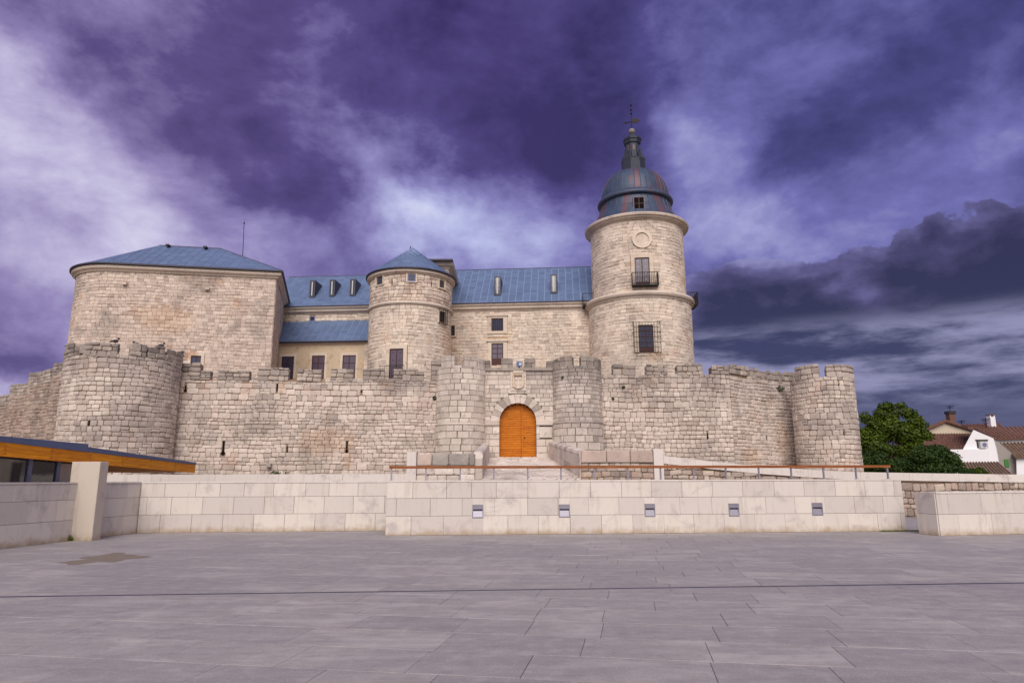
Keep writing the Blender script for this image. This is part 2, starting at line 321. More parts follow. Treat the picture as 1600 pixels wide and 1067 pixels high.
# ------------------------------------------------------------------ object helpers
WP = {}
def link(o, parent, pos):
    COL.objects.link(o); o.location = pos
    if parent is not None:
        o.parent = parent; o.matrix_parent_inverse = Matrix.Translation(-WP[parent.name])
    WP[o.name] = Vector(pos)
    return o
def thing(name, label, cat, pos=(0, 0, 0), group=None):
    o = bpy.data.objects.new(name, None); o.empty_display_size = .3
    link(o, None, Vector(pos)); tag(o, label, cat, group); return o
def tag(o, label=None, cat=None, group=None, kind=None):
    if label: o['label'] = label
    if cat: o['category'] = cat
    if group: o['group'] = group
    if kind: o['kind'] = kind
    return o
def R3(t, n):  # right, up, normal columns for upright pieces
    return Matrix(((t[0], 0, n[0]), (t[1], 0, n[1]), (0, 1, 0)))
class MB:
    def __init__(s): s.v = []; s.f = []
    def add(s, vs, fs):
        k = len(s.v); s.v += [Vector(v) for v in vs]; s.f += [tuple(i + k for i in f) for f in fs]
    def box(s, c, R, sx, sy, sz, taper=1.0):
        """R columns: right, up, normal; centre c"""
        c = Vector(c); vs = []
        for a, b_, d in ((-1, -1, -1), (1, -1, -1), (1, 1, -1), (-1, 1, -1), (-1, -1, 1), (1, -1, 1), (1, 1, 1), (-1, 1, 1)):
            k = taper if d > 0 else 1
            vs.append(c + R @ Vector((a * sx / 2 * k, b_ * sy / 2 * k, d * sz / 2)))
        s.add(vs, [(0, 3, 2, 1), (4, 5, 6, 7), (0, 1, 5, 4), (1, 2, 6, 5), (2, 3, 7, 6), (3, 0, 4, 7)])
    def aabb(s, x0, x1, y0, y1, z0, z1):
        s.box(((x0 + x1) / 2, (y0 + y1) / 2, (z0 + z1) / 2), Matrix.Identity(3), x1 - x0, y1 - y0, z1 - z0)
    def prism(s, poly, off):
        """poly: 3-D points, counter-clockwise seen from the tip of off"""
        n = len(poly); off = Vector(off); P = [Vector(p) for p in poly]
        s.add(P + [p + off for p in P], [tuple(range(n))[::-1], tuple(range(n, 2 * n))] + [(i, (i + 1) % n, n + (i + 1) % n, n + i) for i in range(n)])
    def tube(s, a, b_, r, n=6, r2=None):
        a, b_ = Vector(a), Vector(b_); d = (b_ - a).normalized()
        q = d.to_track_quat('Z', 'Y').to_matrix(); r2 = r if r2 is None else r2
        vs = [a + q @ Vector((r * math.cos(2 * math.pi * i / n), r * math.sin(2 * math.pi * i / n), 0)) for i in range(n)] + \
             [b_ + q @ Vector((r2 * math.cos(2 * math.pi * i / n), r2 * math.sin(2 * math.pi * i / n), 0)) for i in range(n)]
        s.add(vs, [tuple(range(n))[::-1], tuple(range(n, 2 * n))] + [(i, (i + 1) % n, n + (i + 1) % n, n + i) for i in range(n)])
    def lathe(s, cx, cy, prof, n=64, a0=0, a1=2 * math.pi):
        full = abs(a1 - a0 - 2 * math.pi) < 1e-6; m = n if full else n + 1
        vs = [];
        for r, z in prof:
            for i in range(m):
                a = a0 + (a1 - a0) * i / n; vs.append((cx + r * math.sin(a), cy - r * math.cos(a), z))
        fs = []
        for j in range(len(prof) - 1):
            for i in range(n):
                k = (i + 1) % m
                fs.append((j * m + i, j * m + k, (j + 1) * m + k, (j + 1) * m + i))
        s.add(vs, fs)
    def sphere(s, c, r, n=10, sq=(1, 1, 1)):
        c = Vector(c); m = n // 2 + 1; vs = []; fs = []
        for j in range(m + 1):
            p = math.pi * j / m
            for i in range(n):
                a = 2 * math.pi * i / n
                vs.append(c + Vector((r * sq[0] * math.sin(p) * math.cos(a), r * sq[1] * math.sin(p) * math.sin(a), r * sq[2] * math.cos(p))))
        for j in range(m):
            for i in range(n): fs.append((j * n + i, (j + 1) * n + i, (j + 1) * n + (i + 1) % n, j * n + (i + 1) % n))
        s.add(vs, fs)
    def build(s, name, mat, parent=None, kind=None, smooth=False, origin=None):
        if not s.v: return None
        if origin is None:
            a = np.array([tuple(v) for v in s.v]); lo, hi = a.min(0), a.max(0)
            origin = Vector(((lo[0] + hi[0]) / 2, (lo[1] + hi[1]) / 2, lo[2]))
        origin = Vector(origin)
        me = bpy.data.meshes.new(name); me.from_pydata([v - origin for v in s.v], [], s.f)
        me.materials.append(MAT[mat] if isinstance(mat, str) else mat)
        if smooth: me.polygons.foreach_set('use_smooth', [True] * len(me.polygons))
        me.update()
        o = bpy.data.objects.new(name, me); link(o, parent, origin)
        if kind: o['kind'] = kind
        return o
# ------------------------------------------------------------------ unit stones: x, y in -.5...5, z from 0 (wall) to 1 (face)
def unit_rubble():
    cx, cy = ru(.07, .17), ru(.10, .22)
    P = [(-.5 + cx * ru(.6, 1.3), -.5), (.5 - cx * ru(.6, 1.3), -.5), (.5, -.5 + cy * ru(.6, 1.3)), (.5, .5 - cy * ru(.6, 1.3)),
         (.5 - cx * ru(.6, 1.3), .5), (-.5 + cx * ru(.6, 1.3), .5), (-.5, .5 - cy * ru(.6, 1.3)), (-.5, -.5 + cy * ru(.6, 1.3))]
    P = [(x * ru(.95, 1.02), y * ru(.93, 1.02)) for x, y in P]
    v = [(x, y, 0) for x, y in P] + [(x, y, .62) for x, y in P] + [(x * .88, y * .82, ru(.86, 1.0)) for x, y in P] + [(ru(-.12, .12), ru(-.12, .12), ru(1.0, 1.12))]
    f = []
    for i in range(8):
        j = (i + 1) % 8
        f += [(i, j, 8 + j, 8 + i), (8 + i, 8 + j, 16 + j, 16 + i), (16 + i, 16 + j, 24)]
    return v, f
def unit_block(ch=.04, J=1):
    def ring(k, z, jit): return [(sx * (.5 - k) + ru(-jit, jit), sy * (.5 - k * 1.6) + ru(-jit, jit), z) for sx, sy in ((-1, -1), (1, -1), (1, 1), (-1, 1))]
    v = ring(0, 0, 0) + ring(0.005 * J, .8, .008 * J) + ring(ch, 1, .004 * J)
    f = [(8, 9, 10, 11)]
    for i in range(4):
        j = (i + 1) % 4; f += [(i, j, 4 + j, 4 + i), (4 + i, 4 + j, 8 + j, 8 + i)]
    return v, f
def unit_smooth():
    cx, cy = ru(.03, .08), ru(.05, .12); q = lambda: ru(.5, 1.3)
    P = [(-.5 + cx * q(), -.5), (.5 - cx * q(), -.5), (.5, -.5 + cy * q()), (.5, .5 - cy * q()), (.5 - cx * q(), .5), (-.5 + cx * q(), .5), (-.5, .5 - cy * q()), (-.5, -.5 + cy * q())]
    v = [(x, y, 0) for x, y in P] + [(x, y, .7) for x, y in P] + [(x * .93, y * .90, ru(.92, 1.0)) for x, y in P] + [(0, 0, 1.03)]
    f = []
    for i in range(8): j = (i + 1) % 8; f += [(i, j, 8 + j, 8 + i), (8 + i, 8 + j, 16 + j, 16 + i), (16 + i, 16 + j, 24)]
    return v, f
UNITS = {'smooth': [unit_smooth() for _ in range(10)], 'rubble': [unit_rubble() for _ in range(12)], 'block': [unit_block(.035) for _ in range(6)],
         'panel': [unit_block(.004, 0) for _ in range(1)], 'slab': [unit_block(.0025, 0) for _ in range(1)]}
MESHC = {}
def unit_mesh(style, k, mat, name):
    key = (style, k, mat, name)
    if key not in MESHC:
        v, f = UNITS[style][k]; me = bpy.data.meshes.new(name); me.from_pydata(v, [], f); me.materials.append(MAT[mat]); MESHC[key] = me
    return MESHC[key]
class Masonry:
    """collects the pieces of one thing; the largest 300 in the photo become objects, the rest one joined mesh"""
    def __init__(s, thing_, name='stone', limit=300, smooth=False): s.th = thing_; s.name = name; s.items = []; s.lim = limit
    def put(s, c, R, w, h, d, style, mat, parent=None):
        s.items.append((Vector(c), R, w, h, d, style, random.randrange(len(UNITS[style])), mat, parent or s.th))
    def finish(s):
        def size(it):
            v = it[0] - CAM; q = ray_pix(it[0]); vis = 1 if (q and -30 < q[0] < 1630 and -30 < q[1] < 1097) else .001
            nrm = it[1].col[2]; f = max(.02, -v.normalized().dot(nrm))
            return it[2] * it[3] * f / v.length_squared * vis
        its = sorted(s.items, key=size, reverse=True)
        for c, R, w, h, d, style, k, mat, par in its[:s.lim]:
            o = bpy.data.objects.new(s.name, unit_mesh(style, k, mat, s.name)); link(o, par, c)
            o.rotation_euler = R.to_euler(); o.scale = (w, h, d)
        rest = its[s.lim:]
        if rest:
            mats = sorted({i[7] for i in rest}); V = []; F = []; MI = []; n0 = 0
            for c, R, w, h, d, style, k, mat, par in rest:
                v, f = UNITS[style][k]; A = np.array(v) * (w, h, d) @ np.array(R).T + np.array(c)
                V.append(A); F += [tuple(i + n0 for i in g) for g in f]; MI += [mats.index(mat)] * len(f); n0 += len(v)
            V = np.concatenate(V); org = Vector((V[:, 0].mean(), V[:, 1].mean(), V[:, 2].min()))
            me = bpy.data.meshes.new(s.name + 's'); me.from_pydata((V - np.array(org)).tolist(), [], F)
            for m in mats: me.materials.append(MAT[m])
            me.polygons.foreach_set('material_index', MI); me.update()
            o = bpy.data.objects.new('small_' + s.name + 's', me); link(o, s.th, org); o['kind'] = 'stuff'
def ray_pix(p):
    q = RM.inverted() @ (p - CAM)
    if q.z > -.1: return None
    return 800 + q.x / -q.z * FPX, 533.5 - q.y / -q.z * FPX
# ------------------------------------------------------------------ wall paths (plan curves followed left to right, outside towards the camera)
class Path:
    def __init__(s, pts):
        s.p = [Vector((x, y)) for x, y in pts]; s.u = [0]
        for a, b_ in zip(s.p, s.p[1:]): s.u.append(s.u[-1] + (b_ - a).length)
        s.L = s.u[-1]
    def frame(s, u):
        i = 0
        while i < len(s.p) - 2 and u > s.u[i + 1]: i += 1
        t = (s.p[i + 1] - s.p[i]).normalized(); q = s.p[i] + t * (u - s.u[i])
        return q, t, Vector((t.y, -t.x))
    def pt(s, u, z, off=0):
        q, t, n = s.frame(u); q = q + n * off; return Vector((q.x, q.y, z))
    def R(s, u): _, t, n = s.frame(u); return R3(t, n)
    def uv(s, px, py):
        d = ray(px, py); D = Vector((d.x, d.y)); best = None; N = len(s.p) - 1
        for i in range(N):
            a, b_ = s.p[i], s.p[i + 1]; e = b_ - a; L = e.length; e = e / L
            den = D.x * e.y - D.y * e.x
            if abs(den) < 1e-9: continue
            k = (a.x * e.y - a.y * e.x) / den; w = (k * D - a).dot(e)
            lo = -30 if (i == 0 and N == 1) else (-.6 if i == 0 else -1e-4); hi = L + (30 if N == 1 else (.6 if i == N - 1 else 1e-4))
            if k > 0 and lo <= w <= hi and (best is None or k < best[0]): best = (k, s.u[i] + w)
        if best is None:                                             # sight line grazes past: take the outline point
            ab = math.atan2(D.x, D.y); v, i = min((abs(math.atan2(q.x, q.y) - ab), i) for i, q in enumerate(s.p))
            return s.u[i], CAM.z + d.z * s.p[i].length / D.length
        return best[1], CAM.z + d.z * best[0]
def straight(px0, Y0, px1, Y1, py=600):
    a = at(px0, py, Y0); b_ = at(px1, py, Y1); return Path([(a.x, a.y), (b_.x, b_.y)])
def circle_from(pxl, pxr, py, D):
    l = ray(pxl, py); r = ray(pxr, py); al = math.atan2(l.x, l.y); ar = math.atan2(r.x, r.y)
    m = (al + ar) / 2; return D * math.sin(m), D * math.cos(m), D * math.sin((ar - al) / 2), m
def arcpath(cx, cy, r, a0=-115, a1=115, face=0, n=46):
    return Path([(cx + r * math.sin(face + math.radians(a)), cy - r * math.cos(face + math.radians(a))) for a in np.linspace(a0, a1, n)])
def backing(path, z0, z1, thick, mat, parent, name='wall_core', u0=0, u1=None, cap=True):
    u1 = path.L if u1 is None else u1
    us = sorted({u0, u1, *[u for u in path.u if u0 < u < u1], *([u0 + (u1 - u0) * i / 16 for i in range(1, 16)] if callable(z1) else [])}); m = MB(); vs = []; f1 = z1 if callable(z1) else (lambda u: z1)
    for u in us:
        _, _, na = path.frame(max(0, u - 1e-4)); _, _, nb2 = path.frame(min(path.L, u + 1e-4)); n2 = (na + nb2).normalized(); n2 = n2 / max(.35, n2.dot(na))
        a_, z_ = path.pt(u, 0).to_2d(), f1(u); b2 = a_ - n2 * thick
        vs += [(a_.x, a_.y, z0), (a_.x, a_.y, z_), (b2.x, b2.y, z_), (b2.x, b2.y, z0)]
    fs = [(0, 1, 2, 3), tuple(4 * (len(us) - 1) + i for i in (3, 2, 1, 0))]
    for i in range(len(us) - 1):
        a = 4 * i
        for j in range(4): k = (j + 1) % 4; fs.append((a + j, a + 4 + j, a + 4 + k, a + k))
    m.add(vs, fs); return m.build(name, mat, parent)
def facing(M, path, u0, u1, z0, z1, opens=(), ch=(.26, .38), sw=(.38, .72), proud=.1, gap=.025, style='rubble', mat='curtain', parent=None, tilt=.03, ragged=.0, base=0.0, matfn=None):
    f1 = z1 if callable(z1) else (lambda u: z1); zt = max(f1(u0), f1(u1), f1((u0 + u1) / 2)); z = z0; ph = ru(0, 6)
    while z < zt - .04:
        kk = random.choice((.85, 1, 1, 1, 1.28)) if style == 'rubble' else 1
        h = ru(*ch) * kk
        if z + h > zt - ch[0] * .5: h = zt - z
        if h > ch[1] * 1.45: h /= 2
        zc = z + h / 2; iv = [(u0, u1)]
        for op in opens:
            x = op(zc)
            if not x: continue
            nv = []
            for a, b_ in iv:
                if x[1] <= a or x[0] >= b_: nv.append((a, b_)); continue
                if x[0] - a > .06: nv.append((a, x[0]))
                if b_ - x[1] > .06: nv.append((x[1], b_))
            iv = nv
        for a, b_ in iv:
            u = a
            while u < b_ - .03:
                w = ru(*sw) * kk
                if b_ - u - w < sw[0] * .6: w = b_ - u
                if w > sw[1] * 1.4: w /= 2
                um = u + w / 2
                if zc < f1(um) + .02 - (ragged * rnd() * h):
                    hh = h - gap; dz = 0
                    if style in ('rubble', 'smooth'):
                        hh = h * ru(.93, 1.05) - gap * ru(.2, 1.0); dz = ru(-.05, .05) * h + .035 * math.sin(um * .8 + z * .7 + ph) + .025 * math.sin(um * 2.1 - z * 1.3 + ph * 2)
                    ww = w - gap * (ru(.2, 1.2) if style in ('rubble', 'smooth') else 1)
                    if style == 'rubble' and h > .29 and rnd() < .07:        # two thin stones in place of one
                        R = path.R(um); c_ = ru(.38, .62); mt_ = matfn(um, zc) if matfn else mat
                        M.put(path.pt(um, zc + dz - h / 2 + h * c_ / 2, base), R, ww, h * c_ - gap, proud * ru(.7, 1.1), style, mt_, parent)
                        k_ = ru(.35, .65) if ww > .5 else 1; zz_ = zc + dz + h / 2 - h * (1 - c_) / 2
                        M.put(path.pt(um - ww * (1 - k_) / 2, zz_, base), R, ww * k_ - (gap if k_ < 1 else 0), h * (1 - c_) - gap, proud * ru(.7, 1.1), style, mt_, parent)
                        if k_ < 1: M.put(path.pt(um + ww * k_ / 2, zz_, base), R, ww * (1 - k_), h * (1 - c_) - gap, proud * ru(.7, 1.1), style, mt_, parent)
                        u += w; continue
                    R = path.R(um) @ Matrix.Rotation(ru(-tilt, tilt), 3, 'Z')
                    p = path.pt(um, zc + dz, base); d = proud * ru(.75, 1.2) if style == 'rubble' else proud * ru(.96, 1.04)
                    M.put(p, R, ww, max(.05, hh), d, style, matfn(um, zc) if matfn else mat, parent)
                u += w
        z += h
def rect(u0, u1, z0, z1): return lambda z: (u0, u1) if z0 < z < z1 else None
def around(path, px0, py0, px1, py1):
    """u and z extent of a photo rectangle on this wall"""
    a = path.uv(px0, (py0 + py1) / 2); b_ = path.uv(px1, (py0 + py1) / 2); c = (px0 + px1) / 2
    return a[0], b_[0], path.uv(c, py1)[1], path.uv(c, py0)[1]
def lbox(m, path, um, u0, u1, z0, z1, o0, o1):
    """box in the tangent frame of the wall at um: along, up, out"""
    q, t, n = path.frame(um); c = q + t * ((u0 + u1) / 2 - um) + n * ((o0 + o1) / 2)
    m.box((c.x, c.y, (z0 + z1) / 2), R3(t, n), abs(u1 - u0), abs(z1 - z0), abs(o1 - o0))
def window(th, path, box, cols=1, rows=1, proud=.1, jamb=.22, glass='glass', frame='frame', grille=None, panel=0.0, mat='surround', name='window', lintel=True, sill=True, studs=False):
    """returns the hole in the facing. Everything sits between the wall core and a little proud of the stones"""
    u0, u1, z0, z1 = around(path, *box); um = (u0 + u1) / 2
    m = MB(); fw = .07
    for a, b_, c, d in ((u0, u0 + fw, z0, z1), (u1 - fw, u1, z0, z1), (u0 + fw, u1 - fw, z1 - fw, z1), (u0 + fw, u1 - fw, z0, z0 + fw)): lbox(m, path, um, a, b_, c, d, -.01, .055)
    for i in range(1, cols):
        x = u0 + (u1 - u0) * i / cols; lbox(m, path, um, x - .035, x + .035, z0 + fw, z1 - fw, -.01, .05)
    if panel: lbox(m, path, um, u0 + fw, u1 - fw, z0 + fw, z0 + (z1 - z0) * panel, .0, .045)
    zb = z0 + (z1 - z0) * panel
    for j in range(1, rows):
        z = zb + (z1 - zb) * j / rows; lbox(m, path, um, u0 + fw, u1 - fw, z - .025, z + .025, -.01, .046)
    w = m.build(name, frame, th)
    g = MB(); lbox(g, path, um, u0 + fw * .6, u1 - fw * .6, zb + .02, z1 - fw * .6, .002, .02)
    if not panel: g = MB(); lbox(g, path, um, u0 + fw * .6, u1 - fw * .6, z0 + .04, z1 - fw * .6, .002, .02)
    g.build('pane', glass, w)
    if studs:
        g = MB()
        for i in range(cols):
            for j in range(4):
                x = u0 + (u1 - u0) * (i + .5) / cols; z = zb + (z1 - zb) * (j + .5) / 4
                lbox(g, path, um, x - .05, x + .05, z - .05, z + .05, .02, .03)
        g.build('roundel', 'glass_dark', w)
    if jamb:
        for a, b_, c, d, nm in ((u0 - jamb, u0, z0, z1, 'jamb'), (u1, u1 + jamb, z0, z1, 'jamb'), (u0 - jamb, u1 + jamb, z1, z1 + jamb * (1.1 if lintel else .6), 'lintel'), (u0 - jamb, u1 + jamb, z0 - jamb * .7, z0, 'sill')):
            if nm == 'sill' and not sill: continue
            k = MB(); lbox(k, path, um, a, b_, c, d, -.03, proud + (.03 if nm == 'sill' else .012)); k.build(nm, mat, w)
    if grille:
        gx, gz, off, ext = grille; k = MB()
        for i in range(gx + 1):
            x = u0 - ext + (u1 - u0 + 2 * ext) * i / gx; lbox(k, path, um, x - .014, x + .014, z0 - ext, z1 + ext, off, off + .028)
        for j in range(gz + 1):
            z = z0 - ext + (z1 - z0 + 2 * ext) * j / gz; lbox(k, path, um, u0 - ext - .015, u1 + ext + .015, z - .016, z + .016, off - .004, off + .034)
        if ext > .05:
            for x in (u0 - ext, u1 + ext):
                for z in (z0 - ext, z1 + ext): lbox(k, path, um, x - .016, x + .016, z - .016, z + .016, .02, off)
        k.build('grille', 'iron', w)
    j = jamb if jamb else 0
    return rect(u0 - j, u1 + j, z0 - (j * .7 if sill else 0), z1 + j * (1.1 if lintel else .6))
def slit(th, path, px, py0, py1, w=.09, hole=.17):
    u, zt = path.uv(px, py0); zb = path.uv(px, py1)[1]; m = MB()
    lbox(m, path, u, u - w / 2, u + w / 2, zb + hole, zt, .0, .012); 
    q, t, n = path.frame(u)
    P = [q + t * (hole * .5 * math.cos(a)) for a in np.linspace(0, 2 * math.pi, 9)[:-1]]
    Z = [zb + hole * .6 + hole * .55 * math.sin(a) for a in np.linspace(0, 2 * math.pi, 9)[:-1]]
    m.prism([Vector((p.x, p.y, z)) for p, z in zip(P, Z)], Vector((n.x, n.y, 0)) * .014)
    m.build('arrow_slit', 'black', th)
    a = rect(u - w / 2 - .02, u + w / 2 + .02, zb + hole, zt + .05); b_ = rect(u - hole * .6, u + hole * .6, zb - .02, zb + hole * 1.1)
    return lambda z: b_(z) or a(z)
def merlon(M, th, path, pxa, pya, pxb, pyb, floor, thick=.55, mat='merlon', core='curtain_mortar', style='rubble', ch=(.24, .36), sw=(.34, .7), proud=.1, base=0, gap=.025):
    a = path.uv(pxa, pya); b_ = path.uv(pxb, pyb); u0, u1 = a[0], b_[0]; z1 = a[1]; z2 = b_[1]
    f = lambda u: z1 + (z2 - z1) * (u - u0) / max(.01, u1 - u0)
    fl = floor if callable(floor) else (lambda u: floor)
    m = MB(); um = (u0 + u1) / 2
    c = backing(path, min(fl(u0), fl(u1)) - .1, lambda u: f(u) - .06, thick, core, th, 'merlon', u0 + .05, u1 - .05)
    facing(M, path, u0, u1, min(fl(u0), fl(u1)) - .04, f, (), ch, sw, proud, gap, style, mat, c, base=base, tilt=.04 if style == 'rubble' else 0)
    for uu, sgn in ((u0 + .05, -1), (u1 - .05, 1)):                      # returns of the merlon
        q, t, n = path.frame(uu); z = fl(uu); sd = t * sgn; Rs = R3((-sd.y, sd.x), sd)
        while z < f(uu) - .12:
            h = min(ru(*ch), f(uu) - z)
            M.put(Vector((q.x - n.x * thick * .5, q.y - n.y * thick * .5, z + h / 2)), Rs, thick * .95, h - gap, .05, style, mat, c); z += h
    return c
def moulding(path, z, prof, mat, parent, name='string_course', u0=0, u1=None):
    """prof: (out, dz) points, swept along the path"""
    u1 = path.L if u1 is None else u1; us = sorted({u0, u1, *[u for u in path.u if u0 < u < u1]})
    m = MB(); k = len(prof); vs = []; fs = []
    for i, u in enumerate(us):
        q, t, n = path.frame(min(u + 1e-5, u1))
        if 0 < i < len(us) - 1:
            _, t0, n0 = path.frame(u - 1e-4); nn = (n0 + n).normalized(); nn = nn / max(.3, nn.dot(n)); q = path.pt(u, 0).to_2d()
        else: nn = n; q = path.pt(u, 0).to_2d()
        for o, dz in prof: vs.append((q.x + nn.x * o, q.y + nn.y * o, z + dz))
    for i in range(len(us) - 1):
        for j in range(k): jj = (j + 1) % k; fs.append((i * k + j, (i + 1) * k + j, (i + 1) * k + jj, i * k + jj))
    fs += [tuple(range(k)), tuple((len(us) - 1) * k + i for i in range(k))[::-1]]
    m.add(vs, fs); return m.build(name, mat, parent)
# ------------------------------------------------------------------ roofing
def clip(poly, a, b_, keep_left=True):
    out = []; e = b_ - a
    side = lambda p: (e.x * (p.y - a.y) - e.y * (p.x - a.x))
    for i in range(len(poly)):
        p, q = poly[i], poly[(i + 1) % len(poly)]; sp, sq = side(p), side(q)
        if sp >= 0: out.append(p)
        if (sp >= 0) != (sq >= 0): out.append(p + (q - p) * (sp / (sp - sq)))
    return out
def tiled_plane(th, M, poly, tw, tl, mat='slate', core='slate_joint', name='roof', th_=.16, gap=.03, skew=0.0, parent=None):
    """poly: convex planar polygon, eave edge first (P0->P1, left to right seen from outside), counter-clockwise from outside.
    Full tiles go into M, cut tiles become one joined part"""
    P = [Vector(p) for p in poly]; ex = (P[1] - P[0]).normalized(); n = ex.cross(P[-1] - P[0]).normalized(); ey = n.cross(ex)
    m = MB(); m.prism([p - n * .002 for p in P], -n * th_); m.v, m.f = m.v, m.f
    slab = m.build(name, core, parent or th)
    q2 = [Vector(((p - P[0]).dot(ex), (p - P[0]).dot(ey))) for p in P]
    x0 = min(q.x for q in q2); x1 = max(q.x for q in q2); y1 = max(q.y for q in q2)
    cut = MB(); R = Matrix((ex, ey, n)).transposed(); r = 0; y = 0
    while y < y1:
        x = x0 - tw * (.5 if r % 2 and skew < 0 else 0) + (abs(skew) * y) % tw - tw
        while x < x1:
            c = [Vector((x + gap, y + gap / 2)), Vector((x + tw - gap, y + gap / 2)), Vector((x + tw - gap, y + tl - gap / 2)), Vector((x + gap, y + tl - gap / 2))]
            ins = c
            for i in range(len(q2)):
                if len(ins) < 3: break
                ins = clip(ins, q2[i], q2[(i + 1) % len(q2)])
            if len(ins) >= 3:
                ar = abs(sum(ins[i].x * ins[(i + 1) % len(ins)].y - ins[i].y * ins[(i + 1) % len(ins)].x for i in range(len(ins)))) / 2
                if ar > .97 * (tw - 2 * gap) * (tl - gap):
                    ctr = P[0] + ex * (x + tw / 2) + ey * (y + tl / 2)
                    RR = R @ Matrix.Rotation(ru(-.02, .02), 3, 'Z') @ Matrix.Rotation(ru(.0, .05), 3, 'X')
                    M.put(ctr, RR, tw - 2 * gap, tl - gap, .03, 'panel', mat, slab)
                elif ar > .01: cut.prism([P[0] + ex * a.x + ey * a.y for a in ins], n * .026)
            x += tw
        y += tl; r += 1
    o = cut.build('cut_tiles', mat, slab)
    if o: o['kind'] = 'stuff'
    return slab, n
# ------------------------------------------------------------------ foliage
def leaves(m, clumps, n, size, flat=.6):
    tot = sum(c[3] * c[4] * c[5] for c in clumps)
    for cx, cy, cz, rx, ry, rz in clumps:
        k = int(n * rx * ry * rz / tot)
        for _ in range(k):
            d = Vector((random.gauss(0, 1), random.gauss(0, 1), random.gauss(0, 1))).normalized(); q = ru(.35, 1.08) ** .6
            if rnd() < .06: q *= 1.18
            p = Vector((cx + d.x * rx * q, cy + d.y * ry * q, cz + d.z * rz * q)); s = size * ru(.6, 1.4)
            nrm = (d + Vector((ru(-1, 1), ru(-1, 1), ru(-.3, 1.2)))).normalized(); a = nrm.orthogonal().normalized(); a = Matrix.Rotation(ru(0, 6.28), 3, nrm) @ a; b_ = nrm.cross(a)
            m.add([p - a * s, p + b_ * s * flat, p + a * s, p - b_ * s * flat], [(0, 1, 2, 3)])
def limb(m, pts, r0, r1, n=7):
    k = len(pts) - 1
    for i in range(k):
        m.tube(pts[i], pts[i + 1], r0 + (r1 - r0) * i / k, n, r0 + (r1 - r0) * (i + 1) / k)
# ================================================================== GROUND
def structure(m, name, mat, **k):
    o = m.build(name, mat, None, **k); o['kind'] = 'structure'; return o
m = MB(); N = 40; m.add([(2500 * math.cos(2 * math.pi * i / N), 2500 * math.sin(2 * math.pi * i / N) + 200, -.06) for i in range(N)], [tuple(range(N))]); structure(m, 'ground', 'soil')
EX = Vector((math.cos(math.radians(-10)), math.sin(math.radians(-10)), 0)); EY = Vector((-EX.y, EX.x, 0)); UP = Vector((0, 0, 1))
m = MB(); m.aabb(-26, 30, 2, 30.9, -.05, -.012); plaza = structure(m, 'plaza', 'granite_joint')
A = ground(0, 933); B = ground(1600, 911); Dd = (B - A).normalized(); Dn = Vector((-Dd.y, Dd.x, 0))
PM = Masonry(plaza, 'paving_slab')
G = 0.005
for r in range(-2, 44):
    y = 2.0 + r * .80; x = -34 + ru(0, 1.2)
    while x < 34:
        w = random.choice((.8, 1.0, 1.2, 1.2, 1.4, 1.6)); c = EX * (x + w / 2) + EY * (y + .4); x += w
        if not (-19 < c.x < 25 and 2.6 < c.y < 29.6): continue
        if c.y > 24.5 and c.x < 11: continue
        sd = (c - A).dot(Dn); PM.put(Vector((c.x, c.y, -.02 + ru(-.0012, .0012))), Matrix((EX, EY, UP)).transposed(), w - G, .8 - G, .02, 'slab', 'granite')
PM.finish()
# linear drain across the plaza
dr = thing('drainage_channel', 'long thin dark steel slot drain crossing the granite plaza', 'drain', (A + B) / 2)
RD = Matrix((Dd, Dn, UP)).transposed(); mid = (A + B) / 2; LD = 30
m = MB()
for s_ in (-1, 1): m.box(mid + Dn * .045 * s_ + UP * .0035, RD, LD, .012, .012)
m.build('channel_edge', 'steel', dr)
m = MB(); m.box(mid + UP * .002, RD, LD, .08, .006); m.build('channel_slot', 'black', dr)
m = MB()
for i in range(640): m.box(mid + Dd * (-LD / 2 + i * LD / 640) + UP * .0065, RD, .014, .078, .004)
m.build('grate', 'lead', dr, kind='stuff')
# damp patch near the concrete fin
m = MB(); c = ground(168, 872); P = []
for i in range(26):
    a = 2 * math.pi * i / 26; k = 1 + .45 * math.sin(3 * a + 1) * rnd() + .25 * math.sin(7 * a); P.append(Vector((c.x + .62 * k * math.cos(a), c.y + .95 * k * math.sin(a), .0035)))
m.add(P, [tuple(range(26))]); m.build('damp_patch', 'puddle', plaza)

